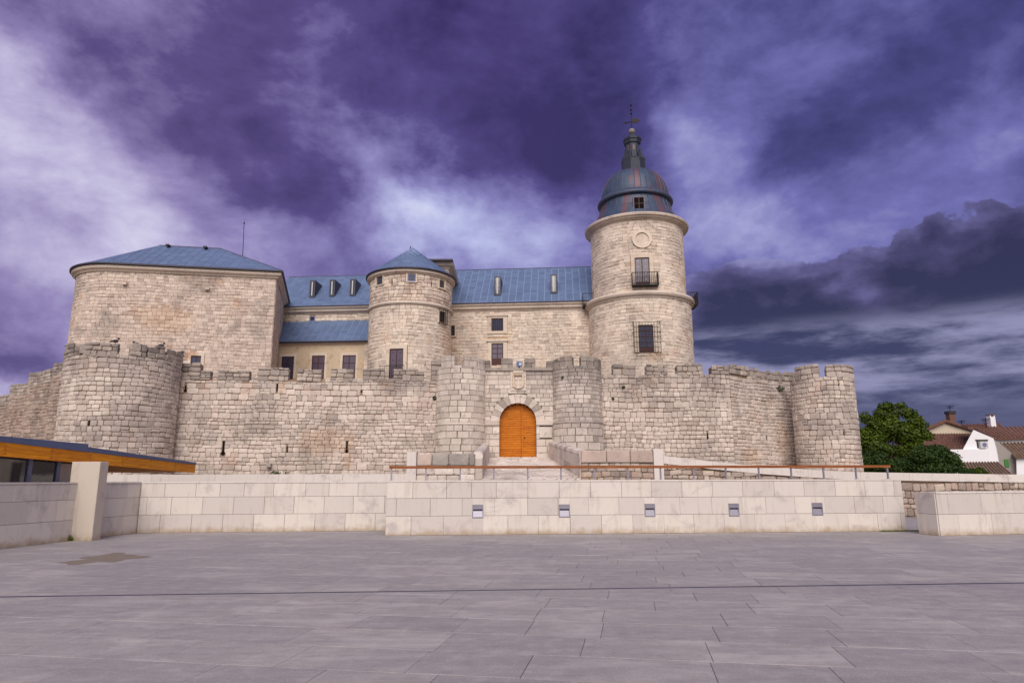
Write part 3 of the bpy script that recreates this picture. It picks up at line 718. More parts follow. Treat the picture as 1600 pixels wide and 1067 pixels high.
# ================================================================== LOW CLAD WALLS OF THE PLAZA
def clad_wall(label, pts, heights, thick, u_first, cop=.05, cat='wall', blk=.97, top=1.6, name='low_wall', zb=-.04, lights=()):
    p = Path(pts); a = p.pt(0, 0); th = thing(name, label, cat, a)
    backing(p, zb, top - cop, thick, 'panel_joint', th, 'wall_core')
    M = Masonry(th, 'stone_panel')
    z = 0
    for k, h in enumerate(heights):
      h = min(h, top - cop - z)
      for s0, s1 in zip(p.u, p.u[1:]):
        u = s0 - ((k * .47 + u_first) % 1) * blk
        while u < s1:
            w = blk * random.choice((.97, 1, 1, 1, 1.05, .78)); a_, b_ = max(u, s0), min(u + w, s1)
            if b_ - a_ > .006:
                um = (a_ + b_) / 2; hs = [(a_, b_, z, z + h)]
                for (lu, lz0, lz1, lw) in lights:                    # leave the recess of a wall light open
                    nh = []
                    for (q0, q1, r0, r1) in hs:
                        l0, l1 = lu - lw / 2, lu + lw / 2
                        if q1 <= l0 or q0 >= l1 or r1 <= lz0 or r0 >= lz1: nh.append((q0, q1, r0, r1)); continue
                        if l0 - q0 > .01: nh.append((q0, l0, r0, r1))
                        if q1 - l1 > .01: nh.append((l1, q1, r0, r1))
                        mA, mB = max(q0, l0), min(q1, l1)
                        if lz0 - r0 > .01: nh.append((mA, mB, r0, lz0))
                        if r1 - lz1 > .01: nh.append((mA, mB, lz1, r1))
                    hs = nh
                for (q0, q1, r0, r1) in hs:
                    g0 = .004
                    M.put(p.pt((q0 + q1) / 2, (r0 + r1) / 2), p.R(um), q1 - q0 - (g0 * 2 if (q0, q1) == (a_, b_) else 0), r1 - r0 - g0 * 2, .03 + ru(-.002, .002), 'panel', 'panel')
            u += w
      z += h
    # coping slabs
    n = max(1, round(p.L / 1.9)); q0_ = p.u[-2] if len(p.u) > 2 else 0
    for i in range(n):
        m = MB(); a_, b_ = q0_ + (p.L - q0_) * i / n + .002, q0_ + (p.L - q0_) * (i + 1) / n - .002
        lbox(m, p, (a_ + b_) / 2, a_, b_, top - cop + .002, top, -thick - .01, .045); m.build('coping_slab', 'coping', th)
    M.finish(); return th, p
FW0 = ground(602, 836.5); FW1 = ground(1416, 829.5)
ZT = at(602, 750.5, FW0.y).z
fp = Path([(FW0.x, FW0.y), (FW1.x, FW1.y)])
LIGHTS = []
for i, (x0, x1, y0, y1) in enumerate(((738, 755, 788.5, 808.5), (873, 890, 788, 807.5), (1007, 1023, 787, 806.5), (1138, 1154, 786.5, 806), (1268, 1284.5, 785.5, 804.5))):
    u0, u1, z0, z1 = around(fp, x0, y0, x1, y1); LIGHTS.append(((u0 + u1) / 2, z0, z1, u1 - u0))
fw, fp = clad_wall('long pale limestone clad low wall with five recessed lights and a handrail on top', [(FW0.x, FW0.y), (FW1.x, FW1.y)], (.56, .52, .52), .45, .0, top=ZT, lights=LIGHTS)
names = ['leftmost of the five recessed steel wall lights, below the orange gate', 'recessed steel wall light second from the left, just right of the gate', 'middle one of the five recessed steel wall lights', 'recessed steel wall light second from the right in the long wall', 'rightmost recessed steel wall light, nearest the end of the long wall']
for i, (u, z0, z1, w) in enumerate(LIGHTS):
    q = fp.pt(u, z0); t = thing('wall_light', names[i], 'wall light', q, 'recessed wall lights in the low plaza wall')
    h = z1 - z0; m = MB(); f = .022
    for a, b_, c, d in ((u - w / 2, u - w / 2 + f, z0, z1), (u + w / 2 - f, u + w / 2, z0, z1), (u - w / 2 + f, u + w / 2 - f, z0, z0 + f), (u - w / 2 + f, u + w / 2 - f, z1 - f, z1)): lbox(m, fp, u, a, b_, c, d, .002, .048)
    m.build('frame', 'steel', t)
    m = MB(); lbox(m, fp, u, u - w / 2 + f, u + w / 2 - f, z0 + h * .66, z1 - f, .004, .044); m.build('hood', 'steel', t)
    m = MB(); lbox(m, fp, u, u - w / 2 + f, u + w / 2 - f, z0 + h * .5, z0 + h * .66, .001, .006); m.build('recess', 'lead', t)
    m = MB(); a0 = fp.pt(u - w / 2 + f, z0 + f, .04); a1 = fp.pt(u + w / 2 - f, z0 + f, .04); b1 = fp.pt(u + w / 2 - f, z0 + h * .52, .006); b0 = fp.pt(u - w / 2 + f, z0 + h * .52, .006)
    n_ = fp.pt(u, 0, .004) - fp.pt(u, 0, 0); m.prism([a0, a1, b1, b0], n_); m.build('reflector', 'steel', t)
# handrail
hr = thing('handrail', 'flat brown timber handrail on short steel posts along the low wall', 'handrail', fp.pt(0, ZT, -.2))
ua = fp.uv(607, 740)[0]; ub = fp.uv(1397, 740)[0]; zr = at(1000, 729.5, fp.pt(fp.L / 2, 0, -.2).y).z
m = MB(); lbox(m, fp, fp.L / 2, ua, ub, zr - .035, zr + .045, -.26, -.14); m.build('rail', 'rail_wood', hr)
for px in (610.5, 665, 719, 772, 825.5, 878, 931, 983, 1035, 1087, 1138, 1190, 1241, 1292, 1343, 1393):
    u = fp.uv(px, 740)[0]; m = MB(); lbox(m, fp, u, u - .022, u + .022, ZT - .02, zr - .033, -.225, -.175); lbox(m, fp, u, u - .05, u + .05, ZT, ZT + .01, -.26, -.14); m.build('post', 'steel', hr)
# ramp behind the wall
m = MB(); a = fp.pt(0, 0, -.45); b_ = fp.pt(fp.L, 0, -.45); xr = b_.x - .3
m.prism([Vector((a.x + .2, 30.2, -.03)), Vector((xr, 30.2, -.03)), Vector((xr, 30.2, .05)), Vector((5, 30.2, ZT - .12)), Vector((a.x + .2, 30.2, ZT - .1))], Vector((0, -(30.2 - max(a.y, b_.y)), 0)))
structure(m, 'ramp', 'granite')
# recessed wall on the left and the side wall
C0 = ground(214, 832.5); C1 = ground(600, 828.5); S0 = ground(0, 857.5); Sx = S0 + (S0 - C0) * .9
ZL = at(214, 752.5, C0.y).z
clad_wall('pale limestone clad low wall set back, left of the handrail wall, below the castle', [(C0.x, C0.y), (C1.x + 1.2, C1.y + .03)], (.56, .55, .52), .4, .3, top=ZL)
clad_wall('limestone clad side wall running towards the viewer under the dark windows', [(Sx.x, Sx.y), (C0.x - .05, C0.y)], (.56, .55, .52), .4, .7, top=ZL - .004)
# concrete fin
F0 = ground(143, 844.5); fx = F0.x; m = MB(); zf = at(150, 721, F0.y).z
m.aabb(at(106, 843, F0.y).x - .15, fx, F0.y, F0.y + .42, -.05, zf)
o = m.build('concrete_fin', 'concrete'); tag(o, 'tall rough concrete fin wall standing at the left low wall under the timber eave', 'wall')
mod = o.modifiers.new('edge', 'BEVEL'); mod.width = .02; mod.segments = 2
# right block wall
R0 = ground(1469, 837); zr2 = at(1467, 768, R0.y).z
R1 = ground(1600, 834); e = (R1 - R0).normalized()
clad_wall('shorter free standing pale stone wall at the far right of the plaza', [(R0.x + e.y * .8 - .28, R0.y + .8), (R0.x, R0.y), (R0.x + e.x * 8, R0.y + e.y * 8)], (.6, .6), .5, .2, top=zr2, blk=1.15)

# ================================================================== TIMBER EAVED PAVILION (left)
XE = -13.0
def zat(px, py):
    d = ray(px, py); k = XE / d.x; return CAM + d * k
T0 = zat(0, 681); T1 = zat(137, 693.5); T2 = zat(306, 722.5); B0 = zat(0, 712.5); B2 = zat(303, 738.5); K0 = zat(0, 690); K2 = zat(304, 725.5); K1 = zat(137, 700.5)
pv = thing('pavilion', 'low modern entrance pavilion with sloping orange timber eave and blue metal edge', 'building', (XE, T0.y, 0))
ext = lambda p, q, y: p + (q - p) * ((y - p.y) / (q.y - p.y))
YN = 12.0; YF = T2.y
woodtop = lambda y: ext(K0, K2, y).z; woodbot = lambda y: ext(B0, B2, y).z; 
ys = [YN] + [ground_y for ground_y in np.linspace(T0.y - 1.6, YF, 8)]
for y0, y1 in zip(ys, ys[1:]):
    for k in range(3):                                               # boards of the fascia
        m = MB(); f = lambda y, q: woodbot(y) + (woodtop(y) - woodbot(y)) * q
        q0, q1 = k / 3 + .008, (k + 1) / 3 - .008
        m.prism([Vector((XE, y0 + .003, f(y0, q0))), Vector((XE, y0 + .003, f(y0, q1))), Vector((XE, y1 - .003, f(y1, q1))), Vector((XE, y1 - .003, f(y1, q0)))], Vector((-.05, 0, 0)))
        m.build('fascia_board', 'fascia_wood', pv)
    for dz in (.22, .5, .78):
        m = MB(); z = woodbot(y0) + (woodtop(y0) - woodbot(y0)) * dz; m.box((XE + .001, y0 + .06, z), Matrix.Identity(3), .008, .03, .03); m.build('bolt', 'lead', pv)
m = MB(); topf = lambda y: (ext(T0, T1, y).z if y < T1.y else ext(zat(137, 698), T2, y).z)
for y0, y1, e_ in ((YN, T0.y + 1.1, .03), (T0.y + 1.1, T1.y, .03), (T1.y, (T1.y + YF) / 2, .02), ((T1.y + YF) / 2, YF + .02, .02)):
    z = lambda y, k=e_: (ext(T0, T1, y).z if k == .03 else ext(zat(137, 698), T2, y).z)
    m = MB(); m.prism([Vector((XE + e_, y0 + .004, woodtop(y0))), Vector((XE + e_, y0 + .004, z(y0))), Vector((XE + e_, y1 - .004, z(y1))), Vector((XE + e_, y1 - .004, woodtop(y1)))], Vector((-.12, 0, 0))); m.build('metal_edge', 'fascia_metal', pv)
m = MB(); m.prism([Vector((XE - .055, YN, woodtop(YN) - .02)), Vector((XE - .055, YF - .02, woodtop(YF) - .02)), Vector((XE - 7, YF - .02, woodtop(YF) + .0)), Vector((XE - 7, YN, woodtop(YN)))], Vector((0, 0, .06))); m.build('roof', 'fascia_metal', pv)
for i in range(34):                                                  # soffit boards
    x = XE - .06 - i * .14; m = MB(); m.prism([Vector((x, YN, woodbot(YN) + .03)), Vector((x, YF - .03, woodbot(YF) + .03)), Vector((x - .13, YF - .03, woodbot(YF) + .03)), Vector((x - .13, YN, woodbot(YN) + .03))], Vector((0, 0, .02))); m.build('soffit_board', 'fascia_wood', pv)
XW = XE - .35
def zw(px, py): d = ray(px, py); k = XW / d.x; return CAM + d * k
yw = [YN, YN + 1.4, zw(-80, 740).y, zw(43, 740).y, zw(88, 740).y, zw(104, 740).y]
for i in range(1, 5):
    m = MB(); m.aabb(XW - .05, XW + .04, yw[i] - .06, yw[i] + .10, ZL - .1, woodbot(yw[i]) + .03); m.build('mullion', 'mullion', pv)
for i in range(4):
    m = MB(); y0, y1 = yw[i] + .1, yw[i + 1] - .06; m.prism([Vector((XW, y0, ZL - .1)), Vector((XW, y1, ZL - .1)), Vector((XW, y1, woodbot(y1) + .03)), Vector((XW, y0, woodbot(y0) + .03))], Vector((-.02, 0, 0))); m.build('window', 'glass_dark', pv)
m = MB(); m.aabb(XW - .2, XW - .01, yw[4] + .1, F0.y + 2.4, 0, woodbot(F0.y + 2.4) + .02); m.build('side_panel', 'concrete', pv)
m = MB(); m.aabb(XE - 7, XW - .05, YN, YN + .2, 0, 2.2); m.aabb(XE - 7, XE - 6.8, YN, YF - 3, 0, 2.2); m.aabb(XE - 7, XW - .05, F0.y + 2.4, F0.y + 2.6, 0, 2.15); m.build('wall', 'concrete', pv)

# ================================================================== MOAT WALL, BRIDGE
YM = 31.0
def rubble_wall(label, x0, x1, top, copf, opens=(), name='moat_wall', cz0=-.04, style='rubble', mat='rubble', ch=(.14, .26), sw=(.18, .42), vis0=None, limit=300, copw=2.2, coph=.2):
    p = Path([(x0, YM), (x1, YM)]); th = thing(name, label, 'wall', (x0, YM, 0)); M = Masonry(th, 'stone', limit)
    f = lambda u: copf(x0 + u) - coph; backing(p, cz0, lambda u: f(u) - .01, .5, 'curtain_mortar', th)
    n = max(1, round(p.L / copw))
    for i in range(n):
        a, b_ = x0 + p.L * i / n + .004, x0 + p.L * (i + 1) / n - .004; m = MB()
        m.prism([Vector((a, YM - .13, f(a - x0))), Vector((b_, YM - .13, f(b_ - x0))), Vector((b_, YM - .13, copf(b_))), Vector((a, YM - .13, copf(a)))], Vector((0, .68, 0))); m.build('coping_slab', 'coping', th)
    return th, p, M, f
def X(px, py=740): return at(px, py, YM).x
def Z(px, py): return at(px, py, YM).z
zl = Z(400, 741.5)
th, p, M, f = rubble_wall('low white coped moat wall behind the recessed wall, foot of the castle, left of the bridge', X(140), X(636), zl, lambda x: zl + .02, coph=.32, copw=2.6); M.finish()
# right moat wall: coping falls from the bridge parapet to the right, then runs level
xs = [(X(1036), Z(1036, 712)), (X(1150), Z(1150, 725)), (X(1250), Z(1250, 733)), (X(1345), Z(1345, 737.5)), (X(1600), Z(1600, 741.5)), (X(1800), Z(1800, 743))]
cf = lambda x: float(np.interp(x, [a for a, _ in xs], [b for _, b in xs]))
th, p, M, f = rubble_wall('long rubble moat wall with white sloping coping right of the bridge', X(1037), X(1800), 0, cf, coph=.34)
facing(M, p, 0, p.L, 0, f, (), (.14, .36), (.14, .52), .10, .02, 'rubble', 'rubble', ragged=.0, tilt=.14); M.finish()
# bridge
def Yx(px, Y): return at(px, 730, Y).x
YG = 44.4
zd0 = at(830, 747.5, YM).z; zd1 = at(810, 714.5, YG).z
bx = lambda px0, px1, y: None
L0, L1 = Yx(753, YM), at(764, 715, YG - .3).x; R0_, R1_ = Yx(907, YM), at(858, 715, YG - .3).x
br = thing('bridge', 'sloping cobbled stone bridge deck leading up to the orange gate', 'bridge', ((L0 + R0_) / 2, YM, 0))
m = MB(); m.prism([Vector((L0 - .5, YM - .3, -.04)), Vector((L0 - .5, YM - .3, zd0 - .05)), Vector((L1 - .5, YG + .2, zd1 - .05)), Vector((L1 - .5, YG + .2, -.04))], Vector((R0_ - L0 + 1, 0, 0))); m.build('bridge_core', 'gate_mortar', br)
M = Masonry(br, 'paving_stone'); sl_ = Vector((0, YG - YM, zd1 - zd0)); sl_n = sl_.normalized(); nn = Vector((0, -sl_n.z, sl_n.y)); RB = Matrix((Vector((1, 0, 0)), sl_n, nn)).transposed()
d = -.3
while d < sl_.length:
    h = ru(.3, .42); q = max(0, d) / sl_.length; x = L0 + (L1 - L0) * q; xe = R0_ + (R1_ - R0_) * q
    while x < xe - .05:
        w = min(ru(.35, .8), xe - x); M.put(Vector((x + w / 2, YM, zd0 - .06)) + sl_n * (d + h / 2), RB @ Matrix.Rotation(ru(-.02, .02), 3, 'Z'), w - .03, h - .03, .08 * ru(.8, 1.15), 'rubble', 'gate'); x += w
    d += h
M.finish()
# parapets
def parapet(label, xi0, xi1, sgn, zt0, zt1, mat_side):
    th = thing('parapet', label, 'parapet', (xi0, YM, 0)); M = Masonry(th, 'stone'); T_ = .42
    Y0_, Y1_ = YM, YG - .25
    m = MB(); zz = lambda y: zd0 + (zd1 - zd0) * (y - Y0_) / (Y1_ - Y0_); zt = lambda y: zt0 + (zt1 - zt0) * (y - Y0_) / (Y1_ - Y0_)
    P = [Vector((xi0, Y0_, -.04)), Vector((xi1, Y1_, -.04)), Vector((xi1, Y1_, zt(Y1_) - .28)), Vector((xi0, Y0_, zt(Y0_) - .28))]
    m.prism(P, Vector((sgn * (T_ - .03), 0, 0))); m.build('wall_core', 'gate', th)
    # facing blocks towards the deck
    L = (Y1_ - Y0_); n = 9; t = Vector((xi1 - xi0, Y1_ - Y0_)).normalized(); nrm = Vector((-sgn, 0))
    for i in range(n):
        y0, y1 = Y0_ + L * i / n, Y0_ + L * (i + 1) / n; ym = (y0 + y1) / 2; xm = xi0 + (xi1 - xi0) * (ym - Y0_) / L
        for k in range(2):
            zb = zz(ym) - .1; zh = (zt(ym) - .28 - zb) / 2; sd = Vector((-sgn * t.y, sgn * t.x)); R_ = R3((-sd.y, sd.x), sd)
            M.put(Vector((xm, ym, zb + zh * (k + .5))), R_ @ Matrix.Rotation(math.atan2(zt1 - zt0, L) * -sgn, 3, 'Z'), L / n - .004, zh - .006, .03, 'block', mat_side)
    # rounded cap stones
    n = 12
    for i in range(n):
        y0, y1 = Y0_ + L * i / n + .006, Y0_ + L * (i + 1) / n - .006; m = MB(); prof = [(-.02, 0), (-.04, .13), (.0, .24), (.1, .29), (T_ - .1, .29), (T_, .24), (T_ + .04, .13), (T_ + .02, 0)]
        vs = []
        for y in (y0, y1):
            x = xi0 + (xi1 - xi0) * (y - Y0_) / L
            vs += [(x + sgn * a, y, zt(y) - .29 + b_) for a, b_ in prof]
        k = len(prof); m.add(vs, [tuple(range(k)), tuple(range(k, 2 * k))[::-1]] + [(j, (j + 1) % k, k + (j + 1) % k, k + j) for j in range(k)])
        m.build('cap_stone', mat_side, th)
    M.finish(); return th
zpl = Z(741, 706.5) ; zpr = Z(906, 703.5); zg_l = at(763, 692, YG).z; zg_r = at(858, 689.5, YG).z
parapet('left stone parapet of the bridge, rounded cap stones, leading to the orange gate', L0, L1, -1, zpl, zg_l, 'gate')
parapet('right stone parapet of the bridge, rounded cap stones, leading to the orange gate', R0_, R1_, 1, zpr, zg_r, 'gate')
# big block return walls at both sides of the bridge head
def head_wall(label, pxs, mats, ztop, zlow, px_white, zwt, side):
    x0, x1 = X(pxs[0]), X(pxs[-1]); th = thing('bridge_head_wall', label, 'wall', (min(x0, x1), YM, 0)); M = Masonry(th, 'stone')
    a, b_ = min(x0, x1), max(x0, x1); p = Path([(a, YM - .05), (b_, YM - .05)]); backing(p, -.04, ztop - .03, .4, 'gate_mortar', th)
    for q0, q1, mt in zip(pxs, pxs[1:], mats):
        u0, u1 = sorted((X(q0) - a, X(q1) - a)); M.put(p.pt((u0 + u1) / 2, (ztop + zlow) / 2), p.R(.1), u1 - u0 - .02, ztop - zlow - .015, .12, 'block' if side > 0 else 'rubble', mt)
    facing(M, p, 0, p.L, 1.0, zlow - .02, (), (.28, .55) if side < 0 else (.14, .28), (.35, .7) if side < 0 else (.2, .5), .07, .02, 'rubble', 'gate' if side < 0 else 'rubble', tilt=.03)
    m = MB(); w0, w1 = sorted((X(px_white[0]), X(px_white[1]))); m.aabb(w0 + .004, w1 - .004, YM - .2, YM + .4, 1.0, zwt); m.build('end_pier', 'coping', th)
    M.finish()
head_wall('bridge head wall left of the deck with four dark lichened blocks on top', [742, 733, 701, 675, 651], ['darkblock', 'darkblock', 'darkblock', 'pinkblock'], Z(700, 708), Z(700, 728), (636, 651), Z(640, 706), -1)
head_wall('bridge head wall right of the deck capped with long pink weathered blocks', [908, 948, 985, 1021], ['pinkblock', 'pinkblock', 'pinkblock'], Z(960, 703.5), Z(960, 723), (1021, 1036.5), Z(1028, 702), 1)
# ================================================================== CURTAIN WALLS
def zfit(path, pts):
    """wall-top height along the wall from photo points"""
    q = sorted(path.uv(*p) for p in pts); us = [a for a, _ in q]; zs = [b for _, b in q]
    return lambda u: float(np.interp(u, us, zs))
# left curtain
cl = straight(272, 42.2, 690, 44.8)
th = thing('curtain_wall', 'long battlemented outer wall between the big left round tower and the gate turret', 'castle wall', cl.pt(0, 0))
fl = zfit(cl, [(275, 592), (400, 594.5), (560, 594), (690, 594)])
M = Masonry(th, 'stone')
ops = [slit(th, cl, 290.5, 602, 613), slit(th, cl, 433.5, 600, 612, hole=.1), slit(th, cl, 350, 688, 712, .12, .26), slit(th, cl, 542.5, 688, 708, .10, .2), slit(th, cl, 565, 610, 614, .08, .12), slit(th, cl, 449, 697, 707, .07, .1)]
backing(cl, 0, fl, 1.6, 'curtain_mortar', th)
facing(M, cl, 0, cl.L, 1.5, fl, ops, (.20, .31), (.26, .58), .06, .015, 'rubble', 'curtain')
for q in ((284, 567, 315, 567), (314, 579, 330, 579), (342, 577.5, 391, 578.5), (403, 576, 452, 576), (465, 576, 503, 576.5), (517, 576, 553, 577), (567, 577, 602, 577), (615, 575.5, 663, 580), (674, 562, 690, 562)):
    merlon(M, th, cl, *q, fl)
# drain spout stub at the foot, little projecting stone
m = MB(); u, z = cl.uv(421, 727); lbox(m, cl, u, u - .12, u + .14, z - .1, z + .12, .05, .42); m.build('water_spout', 'darkblock', th)
M.finish()
# wall tufts
def tuft(path, px, py, label, s=.16, n=60):
    u, z = path.uv(px, py); m = MB(); q = path.pt(u, z, .12); leaves(m, [(q.x, q.y, q.z, s, s * .5, s * .8)], n, .05)
    o = m.build('wall_plant', 'leaf_dark'); tag(o, label, 'plant')
tuft(cl, 679, 622, 'small green weed growing high on the wall beside the left gate turret')
# big left round tower
cx, cy, r, f = circle_from(97, 283, 600, 47.5)
ct = arcpath(cx, cy, r, -112, 100, 0, 50)
th = thing('round_tower', 'wide low battlemented round tower at the left corner of the outer wall', 'castle tower', (cx, cy, 0))
fl = zfit(ct, [(110, 557), (150, 557), (195, 556), (240, 558), (284, 562)]); M = Masonry(th, 'stone')
ops = [slit(th, ct, 155, 551, 563), slit(th, ct, 140, 655, 668, .1, .1)]
backing(ct, 0, fl, r * .8, 'curtain_mortar', th)
facing(M, ct, 0, ct.L, 1.5, fl, ops, (.22, .33), (.28, .60), .065, .016, 'rubble', 'curtain')
ua = ct.uv(118, 545)[0]
for q in ((105, 538, 118, 538), (134, 535.5, 186, 536), (203, 541, 230, 539.5), (232, 541, 258, 541.5), (260, 548, 286, 549)):
    a = ct.uv(q[0], q[1]); 
    if a is None: continue
    merlon(M, th, ct, *q, fl, thick=.5)
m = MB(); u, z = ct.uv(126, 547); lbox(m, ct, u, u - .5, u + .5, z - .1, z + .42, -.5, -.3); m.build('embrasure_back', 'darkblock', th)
M.finish()
for i, (px, py, s_, lb) in enumerate(((179, 534, 1, 'black pigeon perched on the left merlon of the wide round tower'), (213, 539, -1, 'dark pigeon squatting on the middle merlon of the wide round tower'), (253, 541, 1, 'dark pigeon perched right of the others on the wide round tower'))):
    u, _ = ct.uv(px, py + 4); q = ct.pt(u, _, -.1); zt = at(px, py + 1.5, q.y).z; m = MB(); t = ct.frame(u)[1]; c = Vector((q.x, q.y, zt + .1))
    m.sphere(c, .14, 10, (1.3, .7, .7)); b = thing('pigeon', lb, 'bird', c - Vector((0, 0, .15)), 'pigeons on the battlements'); m.build('body', 'bird', b, smooth=True)
    m = MB(); m.sphere(c + Vector((.17 * s_, 0, .13)), .065, 8); m.tube(c + Vector((.2 * s_, 0, .12)), c + Vector((.28 * s_, 0, .11)), .015, 5, .003); m.build('head', 'bird', b, smooth=True)
    m = MB(); m.tube(c + Vector((-.1 * s_, 0, 0)), c + Vector((-.34 * s_, 0, -.05)), .06, 6, .03); m.build('tail', 'bird', b)
    m = MB(); m.tube(c + Vector((0, .03, -.08)), c + Vector((0, .03, -.19)), .012, 5); m.tube(c + Vector((0, -.03, -.08)), c + Vector((0, -.03, -.19)), .012, 5); m.build('leg', 'bird', b, kind='stuff')
# far left stepped wall
cf_ = straight(-60, 56, 106, 45.5, 650)
th = thing('stepped_wall', 'old stone wall climbing in steps at the far left, behind the orange timber eave', 'castle wall', cf_.pt(0, 0)); M = Masonry(th, 'stone')
steps = [(-60, 20, 622), (17, 48, 599), (46, 86, 579), (84, 108, 565)]
for a, b_, y in steps:
    u0, u1 = cf_.uv(a, y + 8)[0], cf_.uv(b_, y + 8)[0]; zt = cf_.uv((a + b_) / 2, y)[1]
    backing(cf_, 0, zt - .06, 1.2, 'curtain_mortar', th, 'wall_core', u0, u1)
    facing(M, cf_, u0, u1, 1.4, zt, (), (.20, .32), (.28, .62), .065, .016, 'rubble', 'curtain', matfn=lambda u, z, zt=zt: 'merlon' if z > zt - .9 else 'shaded_brown')
M.finish()
# gate wall ------------------------------------------------------------------
gw = straight(752, 44.9, 869, 44.9)
gth = thing('gate_wall', 'battlemented ashlar wall with the arched gateway between the two gate turrets', 'gatehouse', gw.pt(gw.L / 2, 0))
ud0, ud1, zdb, zds = around(gw, 780.5, 657, 838, 714.5); uc = (ud0 + ud1) / 2; ra = (ud1 - ud0) / 2
zs = gw.uv(809, 629.5)[1] - ra; zdb = zd1 - .02; ztop = gw.uv(810, 579)[1]
zstr0, zstr1 = gw.uv(770, 664.5)[1], gw.uv(770, 657.5)[1]
P2 = [(0, 0), (uc - ra, 0), (uc - ra, zs)] + [(uc - ra * math.cos(a), zs + ra * math.sin(a)) for a in np.linspace(0, math.pi, 25)[1:-1]] + [(uc + ra, zs), (uc + ra, 0), (gw.L, 0), (gw.L, ztop), (0, ztop)]
m = MB(); m.prism([gw.pt(u, z, 0) for u, z in P2], Vector((0, 1.4, 0))); m.build('wall_core', 'gate_mortar', gth)
hole = lambda R_: (lambda z: (uc - R_, uc + R_) if z < zs else ((uc - math.sqrt(R_ * R_ - (z - zs) ** 2), uc + math.sqrt(R_ * R_ - (z - zs) ** 2)) if z < zs + R_ else None))
Rv = ra + .58
# coat of arms block
ua0, ua1, za0, za1 = around(gw, 797.5, 575, 822, 610.5)
M = Masonry(gth, 'stone')
ops = [hole(Rv), rect(ua0, ua1, za0, za1), rect(*around(gw, 843, 667, 862.5, 683.5)[:2], gw.uv(852, 683.5)[1], gw.uv(852, 667)[1])]
facing(M, gw, 0, gw.L, 3.0, zstr0, [hole(ra + .002)] + ops[1:], (.34, .46), (.5, .9), .09, .012, 'block', 'gate', tilt=0)
facing(M, gw, 0, gw.L, zstr1, ztop, ops, (.26, .36), (.35, .75), .08, .014, 'block', 'gate', tilt=0, matfn=lambda u, z: 'gate_dark' if u > gw.L * .5 + (9 - z) * .25 + ru(-.4, .4) else 'gate')
for a, b_ in ((0, uc - ra - .002), (uc + ra + .002, gw.L)):
    m = MB(); lbox(m, gw, (a + b_) / 2, a, b_, zstr0, zstr1, -.1, .2); m.build('impost', 'gate', gth)
n = 13
for i in range(n):                                                   # voussoirs
    a0, a1 = math.pi * i / n + .006, math.pi * (i + 1) / n - .006; m = MB(); o = .10 + ru(-.008, .012)
    P = [(uc - ra * math.cos(a0), zs + ra * math.sin(a0)), (uc - ra * math.cos(a1), zs + ra * math.sin(a1)), (uc - Rv * math.cos(a1), zs + Rv * math.sin(a1)), (uc - Rv * math.cos(a0), zs + Rv * math.sin(a0))]
    if zstr1 > zs: P = [(u, max(z, zs)) for u, z in P]
    m.prism([gw.pt(u, z, o) for u, z in P], Vector((0, .5, 0))); m.build('voussoir', 'merlon' if i in (3, 8, 10) else 'gate', gth)
m = MB(); lbox(m, gw, .5, 0, gw.L, ztop - .02, ztop + .16, -.9, .2); m.build('ledge', 'merlon', gth)
u0, u1, z0, z1 = around(gw, 843, 667, 862.5, 683.5); m = MB(); lbox(m, gw, (u0 + u1) / 2, u0, u1, z0, z1, -.02, .115); m.build('plaque', 'gate', gth)
for q in ((754, 563.5, 766, 563.5), (783, 560, 801, 560), (819.5, 560, 836.5, 560), (854, 564.5, 864, 564.5), (864.5, 563, 874, 563)):
    merlon(M, gth, gw, *q, ztop + .12, thick=.6, style='block', ch=(.3, .42), sw=(.4, .62), proud=.1, base=.05, gap=.012)
M.finish()
# carved arms
am = MB(); uu = (ua0 + ua1) / 2
lbox(am, gw, uu, ua0, ua1, za0, za1, -.01, .12)
arms = am.build('coat_of_arms', 'gate', gth)
def relief(P, o0, o1, nm='relief'):
    m = MB(); m.prism([gw.pt(u, z, o1) for u, z in P], Vector((0, o1 - o0, 0))); m.build(nm, 'surround', arms)
W_ = (ua1 - ua0); H_ = za1 - za0
pl = lambda pts: [(uu + x * W_, za0 + z * H_) for x, z in pts]
shield = [(-.34, .72), (-.34, .28)] + [(-.34 * math.cos(a), .28 - .2 * math.sin(a)) for a in np.linspace(0, math.pi, 12)[1:-1]] + [(.34, .28), (.34, .72)]
inner = [(x * .74, .40 + (z - .40) * .80) for x, z in shield]
# rim of the shield as ring segments
for i in range(len(shield)):
    j = (i + 1) % len(shield); relief(pl([shield[i], shield[j], inner[j], inner[i]]), .10, .26)
for x in (-.12, .12):
    for z in (.30, .52):
        P = [(x + .08 * math.cos(a), z + .075 * math.sin(a)) for a in np.linspace(0, 2 * math.pi, 9)[:-1]]; relief(pl(P), .10, .17)
relief(pl([(-.3, .76), (.3, .76), (.3, .80), (-.3, .80)]), .10, .2, 'crown_band')
for x in (-.26, -.13, 0, .13, .26):
    relief(pl([(x - .06, .80), (x + .06, .80), (x + .04, .92), (x, .96), (x - .04, .92)]), .10, .19, 'crown_point')
for s_ in (-1, 1):
    for z in (.2, .35, .5, .65): relief(pl([(s_ * .37 - .03, z - .05), (s_ * .37 + .05, z - .05), (s_ * .37 + .05, z + .05), (s_ * .37 - .03, z + .05)]), .10, .16)
